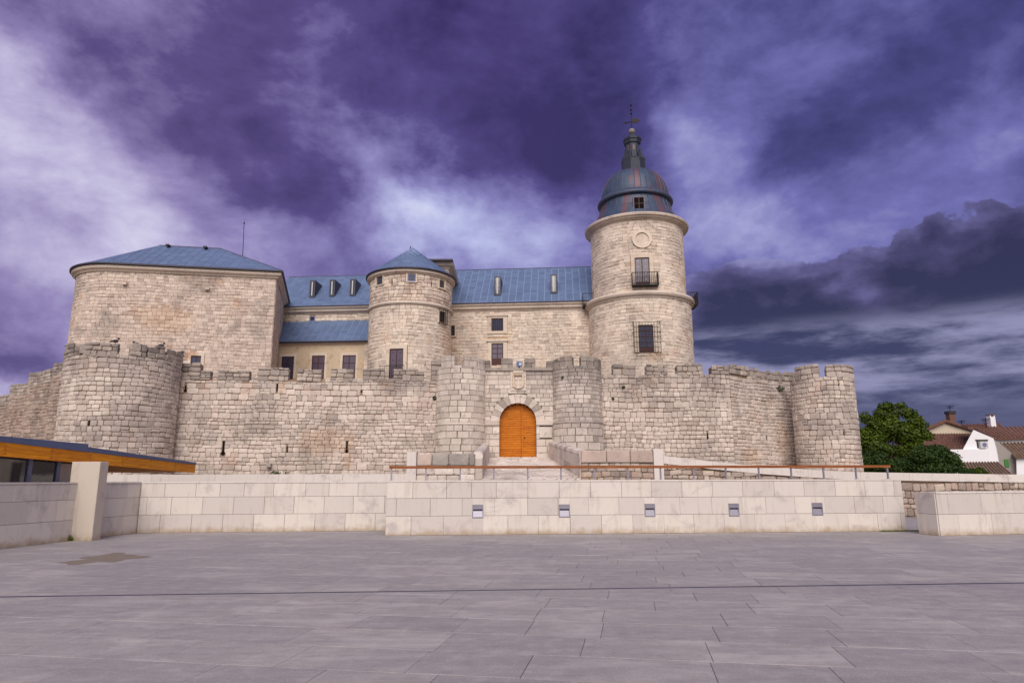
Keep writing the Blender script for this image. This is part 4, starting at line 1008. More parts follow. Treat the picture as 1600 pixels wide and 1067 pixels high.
# doors: two leaves of horizontal boards
dth = thing('gate_door', 'arched double gate of orange varnished horizontal boards', 'door', gw.pt(uc, zdb, -.35))
us = gw.uv(816, 680)[0]; zt_ = lambda u: zs + math.sqrt(max(0, ra * ra - (u - uc) ** 2)); nb = 24; zto = zs + ra
for nm, a, b_ in (('left', uc - ra, us - .025), ('right', us + .025, uc + ra)):
    leaf = MB(); ux = np.linspace(a + .004, b_ - .004, 14)
    P = [(ux[0], zdb)] + [(ux[-1], zdb)] + [(u, zt_(u) - .004) for u in ux[::-1]]
    leaf.prism([gw.pt(u, z, -.37) for u, z in P], Vector((0, .05, 0))); L_ = leaf.build('door_leaf', 'door_dark', dth)
    hb = (zto - zdb) / nb
    for k in range(nb):
        z0, z1 = zdb + k * hb + .008, zdb + (k + 1) * hb - .008; x0, x1 = a + .015, b_ - .015
        if z1 > zs:
            if z1 - zs >= ra: continue
            R_ = math.sqrt(ra * ra - (z1 - zs) ** 2); x0 = max(x0, uc - R_ + .005); x1 = min(x1, uc + R_ - .005)
        if x1 - x0 < .1: continue
        m = MB(); lbox(m, gw, (x0 + x1) / 2, x0, x1, z0, z1, -.37, -.345 + ru(0, .004)); m.build('board', 'door_wood', L_)
m = MB(); lbox(m, gw, us, us - .05, us + .05, zdb, zt_(us) - .06, -.36, -.29); m.build('cover_strip', 'door_wood', dth)
m = MB(); lbox(m, gw, us, us - .075, us - .052, zdb, zt_(us) - .08, -.36, -.335); m.build('leaf_joint', 'door_dark', dth)
m = MB(); lbox(m, gw, us, us + .12, us + .2, zdb + 1.3, zdb + 1.36, -.34, -.27); m.build('handle', 'iron', dth)
m = MB(); lbox(m, gw, uc, uc - ra, uc + ra, zdb - .12, zdb, -.5, .25); m.build('threshold', 'gate', dth)
# floodlight on the gate wall parapet
u, z = gw.uv(811.5, 573); q = gw.pt(u, z, -.1); fb = thing('floodlight', 'small blue grey box floodlight between two merlons above the coat of arms', 'floodlight', q)
m = MB(); lbox(m, gw, u, u - .2, u + .2, z + .04, z + .38, -.35, -.1); m.build('housing', 'fascia_metal', fb)
m = MB(); lbox(m, gw, u, u - .02, u + .15, z + .12, z + .30, -.1, -.09); m.build('lens', 'acwhite', fb)
m = MB(); lbox(m, gw, u, u - .05, u + .05, z - .02, z + .04, -.3, -.15); m.build('bracket', 'iron', fb)
# gate turrets
def turret(pxs, label, mers, topy, stry, dark):
    GM = 'gate_dark' if dark else 'gate'
    cx, cy, r, f = circle_from(pxs[0], pxs[1], 610, math.hypot(at(sum(pxs) / 2, 610, 45).x, 45)); p = arcpath(cx, cy, r, -120, 120, 0, 40)
    th = thing('gate_turret', label, 'turret', (cx, cy, 0), 'turrets flanking the gate'); M = Masonry(th, 'stone')
    mid = (pxs[0] + pxs[1]) / 2; ztp = p.uv(mid, topy)[1]; zst = p.uv(mid, stry)[1]
    backing(p, 0, ztp, r * .9, 'gate_mortar', th)
    facing(M, p, 0, p.L, 2.2, zst, (), (.38, .50), (.5, .85), .1, .014, 'block', GM, tilt=0)
    facing(M, p, 0, p.L, zst + .14, ztp, (), (.28, .42) if not dark else (.22, .32), (.42, .75) if not dark else (.32, .6), .08, .014, 'block', GM, tilt=.005)
    moulding(p, zst, [(0, 0), (.13, 0), (.15, .07), (.10, .14), (0, .14)], GM, th)
    for q in mers: merlon(M, th, p, *q, ztp, thick=.45, mat=GM if not dark else 'merlon', core='gate_mortar', style='block', ch=(.3, .4), sw=(.3, .5), proud=.08, gap=.012)
    if not dark:
        pass
    M.finish(); return p
turret((684, 756.5), 'pale ashlar gate turret left of the orange gate', ((691, 557, 711, 557), (725, 557, 744, 557), (746, 562, 755.5, 563)), 571, 663.5, False)
tp = turret((865, 938), 'darker weathered gate turret right of the orange gate', ((865.5, 563, 873, 563), (875, 558, 894, 557), (907, 557, 926, 557), (928, 562, 937, 563)), 571, 660.5, True)
tuft(tp, 880.5, 590, 'tiny green weed high on the darker right gate turret', .12, 40)
# right curtain, bent: front part then receding part
a = at(934, 640, 45.0); b_ = at(1143, 640, 45.2); c = at(1262, 640, 49.6)
cr = Path([(a.x, a.y), (b_.x, b_.y), (c.x, c.y)])
th = thing('curtain_wall', 'outer wall right of the gate, bending back before the far right round tower', 'castle wall', cr.pt(0, 0)); M = Masonry(th, 'stone')
fl = zfit(cr, [(940, 585.5), (1050, 585), (1105, 585.5), (1147, 586), (1262, 590)])
top2 = zfit(cr, [(1140, 571), (1160, 572.5), (1190, 578), (1215, 581), (1262, 585)])
uB = cr.u[1]; uA2 = cr.uv(1111, 578)[0]
f2 = lambda u: fl(u) if u < uA2 else top2(u)
ops = [slit(th, cr, 1105, 676, 688, .07, .2), slit(th, cr, 1197, 680, 686, .05, .12)]
backing(cr, 0, lambda u: fl(u) - .05, 1.2, 'curtain_mortar', th); backing(cr, 6, lambda u: top2(u) - .12, .7, 'curtain_mortar', th, 'upper_core', uA2 + .05)
facing(M, cr, 0, uB, 1.5, fl, ops[:1], (.24, .34), (.28, .52), .07, .018, 'rubble', 'curtain')
facing(M, cr, uB, cr.L, 1.5, lambda u: fl(u) , ops[1:], (.22, .31), (.26, .50), .07, .018, 'rubble', 'curtain')
for q in ((937, 586, 944, 586), (957, 569.5, 993, 570), (1009, 571, 1042, 569), (1057, 571, 1097, 568.5)): merlon(M, th, cr, *q, fl)
facing(M, cr, uA2, uB, fl(uA2), lambda u: top2(u) if u > uA2 else top2(uB), (), (.24, .36), (.34, .6), .11, .03, 'rubble', 'merlon', ragged=.25)
facing(M, cr, uB, cr.L, fl(uB), top2, (), (.22, .3), (.3, .56), .11, .03, 'rubble', 'merlon', ragged=.5)
M.finish()
tuft(cr, 1216, 607, 'green bush sprouting from the receding wall near the right round tower', .3, 130)
tuft(cr, 973.5, 605, 'small weed in the wall just right of the dark gate turret', .12, 40); tuft(cr, 957, 623, 'small weed lower in the wall right of the dark gate turret', .1, 30)
# right round tower
cx, cy, r, f = circle_from(1240, 1339, 650, 51.0); p = arcpath(cx, cy, r, -130, 120, 0, 46)
p.p = p.p
th = thing('round_tower', 'plain battlemented round tower at the far right end of the outer wall', 'castle tower', (cx, cy, 0)); M = Masonry(th, 'stone')
fl = p.uv(1300, 589)[1]; ops = [slit(th, p, 1318, 674, 682, .06, .12), slit(th, p, 1310, 600, 604, .06, .1)]
backing(p, 0, fl, r * .85, 'curtain_mortar', th)
facing(M, p, 0, p.L, 1.5, fl, ops, (.25, .35), (.30, .52), .07, .018, 'rubble', 'curtain')
for q in ((1241.5, 573, 1279, 571.5), (1289, 572, 1331.5, 573)): merlon(M, th, p, *q, fl, thick=.5, mat='curtain')
M.finish()

# ================================================================== THE KEEP (left block)
def R_(a): return math.radians(a)
d10 = Vector((math.cos(R_(10)), math.sin(R_(10)))); nb_ = Vector((-d10.y, d10.x))       # along the front / away from camera
P1 = at(431.5, 434, 50).to_2d(); r0 = 3.6
def keep_path(off, pxs, pys):
    """front corner P1 moved outwards by off; rounded left corner whose outline touches the sight line"""
    p1 = P1 + d10 * off - nb_ * off; rr = r0 + off
    v = ray(pxs, pys); b = Vector((v.x, v.y)).normalized(); c0 = p1 + nb_ * rr
    cross = lambda a, c: a.x * c.y - a.y * c.x
    L = (cross(b, c0) * -1 - rr) / (cross(b, d10) * -1) if True else 0
    return p1, rr, c0, L
p1, rr, c0, L = keep_path(0, 119, 440)
if not 6 < L < 30: L = (-(c0.x * 0) + 14)
kc = P1 + nb_ * r0 - d10 * L                                          # centre of the round corner
ang0 = math.atan2(d10.y, d10.x)
zk0 = Path([tuple(P1 - d10 * 20), tuple(P1)]).uv(431, 430)[1]; kb = ground(443.5, 474, zk0); KS = kb.to_2d() - P1
def kpath(off, back=11.5):
    rr = r0 + off; pts = [tuple(kc - d10 * rr + nb_ * (back - r0))]
    for a in np.linspace(-90, 0, 22): 
        n_ = (-nb_) * math.cos(R_(a)) + d10 * math.sin(R_(a)); pts.append(tuple(kc + n_ * rr))
    p1 = P1 + d10 * off - nb_ * off; pts.append(tuple(p1)); pts.append(tuple(P1 + d10 * off + KS))
    return Path(pts)
kp = kpath(0)
kth = thing('keep', 'large blank stone keep on the left with rounded corner and hipped slate roof', 'castle building', tuple(kc) + (0,))
zk = kp.uv(431, 436)[1]
M = Masonry(kth, 'stone')
ops = [window(kth, kp, (298.5, 556, 314.5, 569), 2, 1, jamb=.22)]
u_, z_ = kp.uv(196, 444); mm = MB(); lbox(mm, kp, u_, u_ - .15, u_ + .15, z_ - .1, z_ + .1, .02, .3); mm.build('water_spout', 'keep', kth)
u_, z_ = kp.uv(325, 452); mm = MB(); lbox(mm, kp, u_, u_ - .15, u_ + .15, z_ - .1, z_ + .1, .02, .3); mm.build('water_spout', 'keep', kth)
backing(kp, 0, zk, 1.0, 'keep_mortar', kth)
for a_, b_ in ((0, kp.u[-2]), (kp.u[-2], kp.L)): facing(M, kp, a_, b_, 7.0, zk, ops if a_ == 0 else (), (.20, .30), (.26, .54), .05, .010, 'smooth', 'keep')
M.finish()
moulding(kp, zk, [(-.3, 0), (.13, 0), (.20, .10), (.36, .22), (.40, .40), (-.3, .40)], 'moulding', kth, 'cornice')
ze = zk + .40
moulding(kp, ze, [(-.3, .002), (.44, .002), (.52, .05), (.52, .16), (.42, .18), (-.3, .18)], 'gutter', kth, 'gutter')
ze += .16
# hip roof
ep = kpath(.42); pe = [ep.pt(u, ze) for u in ep.u]
depth = 4.6
def ridge(px, py):
    o = P1 + nb_ * (depth); d = ray(px, py); D = d.to_2d(); e = d10; den = D.x * e.y - D.y * e.x; k = (o.x * e.y - o.y * e.x) / den
    return CAM + d * k
RL, RR = ridge(249, 385), ridge(345, 388); RR.z = RL.z = (RL.z + RR.z) / 2
M = Masonry(kth, 'slate_tile')
fr = pe[-2]; fs = pe[-3]; back = pe[-1]
tiled_plane(kth, M, [fs, fr, RR, RL], .62, .46)
tiled_plane(kth, M, [fr, back, RR], .62, .46)
arc = pe[1:-2]
for i in range(0, len(arc) - 1, 3):
    tiled_plane(kth, M, [arc[i], arc[min(i + 3, len(arc) - 1)], RL], .62, .46)
M.finish()
m = MB(); m.tube(RL, RR, .07, 6); m.tube(RR, fr, .06, 6); m.tube(RL, arc[8], .03, 6); m.build('ridge_cap', 'lead', kth, kind='stuff')
for px in (266, 324):
    q = ridge(px, 390); m = MB(); q = RL + (RR - RL) * ((px - 249) / 96); q = q + Vector((nb_.x, nb_.y, 0)) * -.55 - Vector((0, 0, .22)); m.aabb(q.x - .12, q.x + .12, q.y - .2, q.y + .2, q.z, q.z + .16); m.build('roof_vent', 'gutter', kth)
q = at(381, 402, 54); q2 = at(381.5, 349, 54); an = thing('lightning_rod', 'thin tall lightning rod rising behind the right end of the keep roof', 'mast', q - Vector((0, 0, 3)))
m = MB(); m.tube(q - Vector((0, 0, 3)), q2, .035, 6, .02); m.build('mast', 'iron', an)
m = MB(); m.sphere(q2, .07, 8); m.tube(q2 - Vector((0, 0, .5)), q2 + Vector((0, 0, .35)), .03, 6, .005); m.build('tip', 'iron', an)

# ================================================================== LEFT WING between keep and small tower
wl = straight(418, 56.2, 612, 55.4, 560)
wth = thing('lower_wing', 'low rendered wing with lean-to slate roof and three dark windows beside the small tower', 'castle building', wl.pt(wl.L / 2, 0))
zc = wl.uv(500, 538)[1]; M = Masonry(wth, 'stone')
for b in ((440, 557, 459, 592), (487, 555.5, 507, 592), (535, 555, 555.5, 592)):
    window(wth, wl, b, 2, 3, proud=.03, jamb=.2, glass='glass_blue' if b[0] > 460 else 'glass', sill=False)
backing(wl, 0, zc, .6, 'render', wth)
facing(M, wl, wl.uv(569, 560)[0], wl.L, 7.5, zc, (), (.34, .44), (.4, .7), .05, .012, 'block', 'tower', tilt=0)
M.finish()
moulding(wl, zc - .04, [(-.2, 0), (.05, 0), (.16, .08), (.20, .22), (-.2, .22)], 'moulding', wth, 'cornice')
wu = straight(418, 58.6, 600, 57.8, 500)
zb = wu.uv(500, 502)[1]; zcu = wu.uv(500, 491.5)[1]
e0, e1 = wl.pt(0, zc + .19, .32), wl.pt(wl.L, zc + .19, .32); t0, t1 = wu.pt(0, zb, .02), wu.pt(wu.L, zb, .02)
M = Masonry(wth, 'slate_tile'); tiled_plane(wth, M, [e0, e1, t1, t0], .6, .42, 'slate'); M.finish()
m = MB(); m.tube(e0 - Vector((0, 0, .02)), e1 - Vector((0, 0, .02)), .07, 8); m.build('gutter', 'lead', wth)
uth = thing('upper_wing', 'slate roofed palace wing with three narrow dormers between keep and small tower', 'castle building', wu.pt(wu.L / 2, 0))
backing(wu, 0, zcu, .8, 'tower_mortar', uth); M = Masonry(uth, 'stone'); op = window(uth, wu, (484, 494, 492.5, 502), 1, 1, jamb=0, frame='mullion', glass='glass_dark')
facing(M, wu, 0, wu.L, zb - .4, zcu, [op], (.26, .34), (.36, .7), .06, .015, 'rubble', 'tower'); M.finish()
CORN = [(-.3, 0), (.08, 0), (.14, .14), (.30, .20), (.34, .42), (.46, .48), (.48, .62), (-.3, .62)]
moulding(wu, zcu, CORN, 'moulding', uth, 'cornice')
zeu = zcu + .64
def slope_roof(th, path, ze, px0, py0, px1, py1, dback, off=.5, dorm=(), dmat='mullion', tw=.62, tl=.44, u0=0, u1=None):
    u1 = path.L if u1 is None else u1
    e0, e1 = path.pt(u0, ze, off), path.pt(u1, ze, off); n3 = Vector((*path.frame(u1 / 2)[2], 0))
    q0, t_, _ = path.frame(0); o = q0 - n3.to_2d() * dback
    def hit(px, py):
        d = ray(px, py); D = d.to_2d(); den = D.x * t_.y - D.y * t_.x; k = (o.x * t_.y - o.y * t_.x) / den; return CAM + d * k
    h0, h1 = hit(px0, py0), hit(px1, py1); z = lambda u: h0.z + (h1.z - h0.z) * ((path.pt(u, 0) - path.pt(0, 0)).length - (h0.to_2d() - o).length) / (h1 - h0).length
    zr = (h0.z + h1.z) / 2
    r0, r1 = path.pt(u0, zr, -dback), path.pt(u1, zr, -dback)
    M = Masonry(th, 'slate_tile'); slab, n = tiled_plane(th, M, [e0, e1, r1, r0], tw, tl); M.finish()
    m = MB(); m.prism([r0 + Vector((0, 0, -.02)), r1 + Vector((0, 0, -.02)), path.pt(u1, ze - .2, -dback * 2), path.pt(u0, ze - .2, -dback * 2)], Vector((0, 0, -.15))); m.build('rear_slope', 'slate', th)
    m = MB(); m.tube(r0, r1, .06, 6); m.tube(e0, e1, .06, 6); m.build('ridge_cap', 'lead', th)
    sl = (r0 - e0); sl = sl - Vector((*t_, 0)) * sl.dot(Vector((*t_, 0)))
    for px, w, py0_, py1_, dep in dorm:
        # dormer: tall narrow upright box standing on the slope
        d = ray(px, py1_); k = (e0 - CAM).dot(n) / d.dot(n); pb = CAM + d * k
        tt = Vector((*t_, 0)); ft = pb + n3 * .12; h = at(px, py0_, ft.y).z - pb.z; dd = dep
        c = ft - n3 * dd / 2; Rr = R3(t_, path.frame(0)[2]); dm = MB()
        P = [ft - tt * w / 2, ft - tt * w / 2 + Vector((0, 0, h)), ft - tt * w / 2 + Vector((0, 0, h)) - n3 * dd, ft - tt * w / 2 - n3 * .1 + Vector((0, 0, .0))]
        P[2] = P[1] - n3 * (h * abs(sl.to_2d().length) / sl.z)
        dm.prism(P, tt * w); dob = dm.build('dormer', 'lead', th)
        g = MB(); fr_ = ft + n3 * .004
        for a, b_ in ((-w / 2, -w / 2 + .1), (w / 2 - .1, w / 2)): g.box(fr_ + tt * (a + b_) / 2 + Vector((0, 0, h / 2)), Rr, abs(b_ - a), h, .05)
        g.box(fr_ + Vector((0, 0, h - .05)), Rr, w - .2, .1, .05); g.box(fr_ + Vector((0, 0, .05)), Rr, w - .2, .1, .05); g.build('dormer_frame', 'lead', dob)
        g = MB(); g.box(fr_ + Vector((0, 0, h / 2)) , Rr, w - .22, h - .22, .014); g.build('pane', 'glass_dark', dob)
        g = MB(); g.box(fr_ + Vector((0, 0, h / 2)) + n3 * .01 - tt * .02, Rr, .10, h - .3, .02); g.build('blind', 'acwhite', dob)
    return n
slope_roof(uth, wu, zeu, 440, 433.5, 575, 430.5, 4.0, .48, [(488, .50, 438, 465, 1), (519, .50, 437, 463.5, 1), (551, .50, 436, 462.5, 1)])

# ================================================================== RIGHT WING
wr = straight(690, 57.6, 930, 56.6, 540)
rth = thing('main_wing', 'long stone palace wing with blue slate roof between the small and the great round tower', 'castle building', wr.pt(wr.L / 2, 0))
zcr = wr.uv(810, 486)[1]; M = Masonry(rth, 'stone')
ops = [window(rth, wr, (768, 497.5, 786.5, 517.5), 1, 1, jamb=.34, glass='glass', grille=(6, 6, .03, 0)),
       window(rth, wr, (768, 536.5, 786.5, 572), 2, 3, jamb=.34, glass='glass_blue', panel=.33, sill=False),
       window(rth, wr, (701, 509, 711, 525), 1, 1, jamb=.12, glass='glass_dark', grille=(4, 4, .03, 0)),
       window(rth, wr, (700, 554, 710, 575), 1, 1, jamb=.12, glass='glass_dark', sill=False)]
for z in (517.5 + 3, 536.5 - 7, 497.5 - 7):
    pass
for py in (533, 493.5):
    u0, u1, z0, z1 = around(wr, 760, py - 1.5, 794, py + 1); m = MB(); lbox(m, wr, (u0 + u1) / 2, u0, u1, z0, z1, 0, .2); m.build('window_cornice', 'moulding', rth)
backing(wr, 0, zcr, .9, 'tower_mortar', rth)
facing(M, wr, 0, wr.L, 7.2, zcr, ops, (.21, .30), (.30, .60), .06, .008, 'smooth', 'tower'); M.finish()
moulding(wr, zcr, CORN, 'moulding', rth, 'cornice')
slope_roof(rth, wr, zcr + .64, 712, 423.5, 922, 416.5, 4.4, .48, [(777.5, .56, 432, 462, 1), (865.5, .56, 429, 458.5, 1)], u0=0.2)
# block behind the small tower
sb = P1
q1 = at(700, 430, 54.6); dn = d10
bp = Path([(q1.x - 3.2, q1.y + 6), (q1.x - 3.2, q1.y), (q1.x, q1.y), (q1.x, q1.y + 6)])
sth = thing('stair_block', 'square stone block with flat dark edged top peeping out behind the small conical tower', 'castle building', bp.pt(0, 0)); M = Masonry(sth, 'stone')
zsb = bp.uv(698, 420)[1]; backing(bp, 0, zsb, .5, 'tower_mortar', sth); [facing(M, bp, a_, b_, 12, zsb, (), (.28, .4), (.4, .8), .06, .02, 'rubble', 'tower') for a_, b_ in zip(bp.u, bp.u[1:])]; M.finish()
moulding(bp, zsb - .05, [(-.3, 0), (.1, 0), (.2, .16), (.42, .24), (.48, .5), (-.3, .5)], 'moulding', sth, 'cornice')
m = MB(); P = [bp.pt(u, zsb + .45, .0) for u in bp.u]; c4 = sum((p for p in P), Vector()) / 4
m.prism([c4 + (p - c4) * 1.28 for p in P][::1], Vector((0, 0, .14))); m.build('roof', 'gutter', sth)

# ================================================================== SMALL ROUND TOWER with cone roof
cx, cy, r, f = circle_from(577.5, 704, 500, 53.5 / math.cos(math.atan2(-160, 1067)))
sp_ = arcpath(cx, cy, r, -125, 125, 0, 60)
th = thing('conical_tower', 'round stone tower with pointed slate cone roof and small square windows', 'castle tower', (cx, cy, 0)); M = Masonry(th, 'stone')
zmo = sp_.uv(640, 474)[1]; zct = sp_.uv(641, 428)[1]
ops = [window(th, sp_, (609, 545, 630.5, 592), 2, 1, jamb=.28, frame='frame', glass='glass_blue', panel=.0, sill=False, studs=True),
       window(th, sp_, (685, 487, 693.5, 504), 1, 1, jamb=.1, glass='glass_dark', grille=(4, 6, .22, .12)),
       window(th, sp_, (636.5, 428.5, 650, 440.5), 1, 1, jamb=.10, glass='glass', frame='mullion', lintel=False),
       window(th, sp_, (589.5, 430, 599.5, 446), 1, 1, jamb=.08, glass='glass_dark', frame='surround', lintel=False),
       window(th, sp_, (685, 437, 694, 451), 1, 1, jamb=.08, glass='glass_dark', frame='surround', lintel=False),
       slit(th, sp_, 613, 438, 446, .05, .05), slit(th, sp_, 674, 441, 448, .05, .05)]
backing(sp_, 0, zct, r * .8, 'tower_mortar', th)
facing(M, sp_, 0, sp_.L, 7.4, zmo, ops[:2], (.21, .31), (.28, .55), .06, .012, 'smooth', 'tower')
facing(M, sp_, 0, sp_.L, zmo + .12, zct, ops[2:], (.19, .28), (.24, .46), .07, .018, 'rubble', 'tower', matfn=lambda u, z: 'keep' if rnd() < .5 else 'tower')
moulding(sp_, zmo - .1, [(0, 0), (.13, .02), (.22, .12), (.20, .24), (0, .30)], 'moulding', th)
M.finish()
zc0 = zct; moulding(sp_, zc0, [(-.3, 0), (.12, 0), (.20, .08), (.30, .14), (.33, .30), (-.3, .30)], 'moulding', th, 'cornice')
moulding(sp_, zc0 + .30, [(-.3, .002), (.36, .002), (.44, .05), (.44, .14), (-.3, .14)], 'gutter', th, 'gutter')
ap = at(641.5, 387, cy); re = r + .40; zr0 = zc0 + .44; NS = 32
M = Masonry(th, 'slate_tile', 300); core = MB(); core.lathe(cx, cy, [(re, zr0), (.02, ap.z)], 64); core = core.build('roof_core', 'slate_joint', th)
nr = 9; slen = math.hypot(re, ap.z - zr0); 
for j in range(nr):
    f0, f1 = j / nr, (j + 1) / nr; ra0, ra1 = re * (1 - f0), re * (1 - f1); n_ = max(6, int(2 * math.pi * ra0 / .55))
    for i in range(n_):
        a = 2 * math.pi * (i + .5 * (j % 2)) / n_; 
        if math.cos(a) < -.25: continue
        ha = math.pi / n_ * .95; z0, z1 = zr0 + (ap.z - zr0) * f0, zr0 + (ap.z - zr0) * f1
        pt = lambda rr, aa, z, k=.0: Vector((cx + (rr + k) * math.sin(aa), cy - (rr + k) * math.cos(aa), z))
        m = MB(); m.prism([pt(ra0 + .03, a - ha, z0 + .02), pt(ra0 + .03, a + ha, z0 + .02), pt(ra1 + .02, a + ha, z1), pt(ra1 + .02, a - ha, z1)], Vector((0, 0, -.03))); m.build('slate_tile', 'slate', core)
m = MB(); m.tube(ap - Vector((0, 0, .3)), ap + Vector((0, 0, .15)), .09, 8, .02); m.build('finial', 'lead', th)
# railing on the battlement by the tower door
u0, u1, z0, z1 = around(sp_, 600, 574, 637, 592); um = (u0 + u1) / 2; rl = thing('railing', 'low black iron railing in front of the dark door of the conical tower', 'railing', sp_.pt(um, z0, .9))
m = MB(); q, t, n_ = sp_.frame(um); 
for z in (z1 - .02, z0 + .05): lbox(m, sp_, um, u0, u1, z, z + .04, .85, .89)
m.build('rail', 'iron', rl)
m = MB()
for i in range(15): x = u0 + (u1 - u0) * i / 14; lbox(m, sp_, um, x - .012, x + .012, z0, z1, .86, .88)
m.build('baluster', 'iron', rl, kind='stuff')

# ================================================================== GREAT ROUND TOWER
DT = 57.0
l = ray(921.5, 520); r2 = ray(1081.5, 520); cx, cy, r, f = circle_from(921.5, 1081.5, 520, DT)
tp = arcpath(cx, cy, r, -125, 125, f * 0, 72)
cu, cyu, ru2, _ = circle_from(925.5, 1069, 400, DT); tu = arcpath(cx, cy, ru2, -125, 125, 0, 72)
gth2 = thing('great_tower', 'tall round stone tower with balcony, grilled window and blue copper dome', 'castle tower', (cx, cy, 0)); M = Masonry(gth2, 'stone')
zm = tp.uv(1001, 463)[1]; zt = tu.uv(997, 343.5)[1]
opl = [window(gth2, tp, (997.5, 508, 1021, 550.5), 2, 4, jamb=.30, glass='glass', panel=.16, sill=False, grille=None)]
opu = [window(gth2, tu, (992, 403, 1015, 447), 2, 1, jamb=.30, glass='glass_blue', sill=False, panel=.14, studs=True)]
uR, zR = tu.uv(1003, 373.5); rR = abs(tu.uv(1019, 373)[0] - tu.uv(988, 373)[0]) / 2
opu.append(lambda z: (uR - math.sqrt(max(0, rR ** 2 - (z - zR) ** 2)), uR + math.sqrt(max(0, rR ** 2 - (z - zR) ** 2))) if abs(z - zR) < rR else None)
backing(tp, 0, zm, r * .8, 'tower_mortar', gth2); backing(tu, zm - .2, zt, ru2 * .8, 'tower_mortar', gth2, 'upper_core')
facing(M, tp, 0, tp.L, 7.4, zm, opl, (.22, .31), (.32, .66), .055, .008, 'smooth', 'tower', tilt=.015)
facing(M, tu, 0, tu.L, zm + .5, zt, opu, (.23, .32), (.34, .66), .055, .008, 'smooth', 'tower', tilt=.012)
M.finish()
moulding(tp, zm - .12, [(-.2, 0), (.10, 0), (.14, .10), (.30, .22), (.36, .36), (.30, .52), (.10, .56), (-.3, .62)], 'moulding', gth2)
moulding(tu, zt, [(-.3, 0), (.10, 0), (.16, .08), (.34, .14), (.38, .24), (.52, .28), (.56, .42), (.50, .50), (-.6, .52)], 'moulding', gth2, 'cornice')
# roundel
q, t, n_ = tu.frame(uR); rr3 = R3(t, n_)
def rdisc(R1, R2, o0, o1, nm, mat):
    m = MB(); k = 28; vs = []
    for rad, o in ((R1, o0), (R1, o1), (R2, o1), (R2, o0)):
        for i in range(k):
            a = 2 * math.pi * i / k; p = q + t * rad * math.cos(a) + n_ * o; vs.append((p.x, p.y, zR + rad * math.sin(a)))
    fs = [(a * k + i, ((a + 1) % 4) * k + i, ((a + 1) % 4) * k + (i + 1) % k, a * k + (i + 1) % k) for a in range(4) for i in range(k)]
    m.add(vs, fs); return m.build(nm, mat, gth2)
rdisc(rR, rR * .66, -.08, .13, 'roundel_ring', 'surround'); rdisc(rR * .66, .01, -.08, .03, 'roundel_disc', 'tower')
# balcony
def balcony(path, px, pxs, py_t, py_b, nm_label, dep=.55):
    u0, u1, z0, z1 = around(path, pxs[0], py_t, pxs[1], py_b); um = (u0 + u1) / 2
    b = thing('balcony', nm_label, 'balcony', path.pt(um, z0)); m = MB(); lbox(m, path, um, u0, u1, z0 - .07, z0 + .02, 0, dep); m.build('floor', 'iron', b)
    m = MB(); 
    for z in (z1 - .05, z0 + .09): lbox(m, path, um, u0, u1, z, z + .05, dep - .05, dep); lbox(m, path, um, u0, u0 + .05, z, z + .05, 0, dep - .05); lbox(m, path, um, u1 - .05, u1, z, z + .05, 0, dep - .05)
    m.build('rail', 'iron', b); m = MB(); k = 15
    for i in range(k + 1): x = u0 + .02 + (u1 - u0 - .04) * i / k; lbox(m, path, um, x - .017, x + .017, z0, z1, dep - .04, dep - .01)
    for i in range(4): o = dep * i / 4; lbox(m, path, um, u0 + .01, u0 + .04, z0, z1, o, o + .025); lbox(m, path, um, u1 - .04, u1 - .01, z0, z1, o, o + .025)
    m.build('baluster', 'iron', b, kind='stuff'); return b
balcony(tu, 1003, (986.5, 1027), 428, 447.5, 'black iron balcony under the upper window, front of the great round tower')
def side_balcony(ang, z0, label):
    a = R_(ang); n = Vector((math.sin(a), -math.cos(a))); t = Vector((n.y * -1, n.x)); c = Vector((cx, cy)) + n * ru2; b = thing('balcony', label, 'balcony', (c.x, c.y, z0)); R_m = R3(t, n)
    m = MB(); p = c + n * .45; m.box((p.x, p.y, z0), R_m, 1.9, .09, .9); m.build('floor', 'iron', b)
    m = MB()
    for z in (.12, 1.0):
        p = c + n * .88; m.box((p.x, p.y, z0 + z), R_m, 1.9, .05, .05)
        for s_ in (-1, 1): p = c + n * .45 + t * .93 * s_; m.box((p.x, p.y, z0 + z), R_m, .05, .05, .9)
    m.build('rail', 'iron', b); m = MB()
    for i in range(15): p = c + n * .88 + t * (-.93 + 1.86 * i / 14); m.box((p.x, p.y, z0 + .52), R_m, .03, 1.0, .03)
    for i in range(5):
        for s_ in (-1, 1): p = c + n * (.1 + .17 * i) + t * .93 * s_; m.box((p.x, p.y, z0 + .52), R_m, .03, 1.0, .03)
    m.build('baluster', 'iron', b, kind='stuff')
zsb_ = zm + .15
side_balcony(math.degrees(f) * -1 + 98, zsb_, 'black iron side balcony seen edge-on at the right of the great tower')
side_balcony(math.degrees(f) * -1 - 84, zsb_ + .1, 'black iron side balcony at the left of the great tower above the slate roof')
# cage over the lower window
u0, u1, z0, z1 = around(tp, 989, 505, 1030.5, 552); um = (u0 + u1) / 2; k = MB()
for i in range(10): x = u0 + (u1 - u0) * i / 9; lbox(k, tp, um, x - .016, x + .016, z0, z1, .42, .45)
for j in range(7): z = z0 + (z1 - z0) * j / 6; lbox(k, tp, um, u0 - .02, u1 + .02, z - .017, z + .017, .415, .455)
for j in range(4):
    z = z0 + (z1 - z0) * j / 3
    for x in (u0, u1): lbox(k, tp, um, x - .018, x + .018, z - .018, z + .018, .0, .42)
k.build('grille', 'iron', gth2)
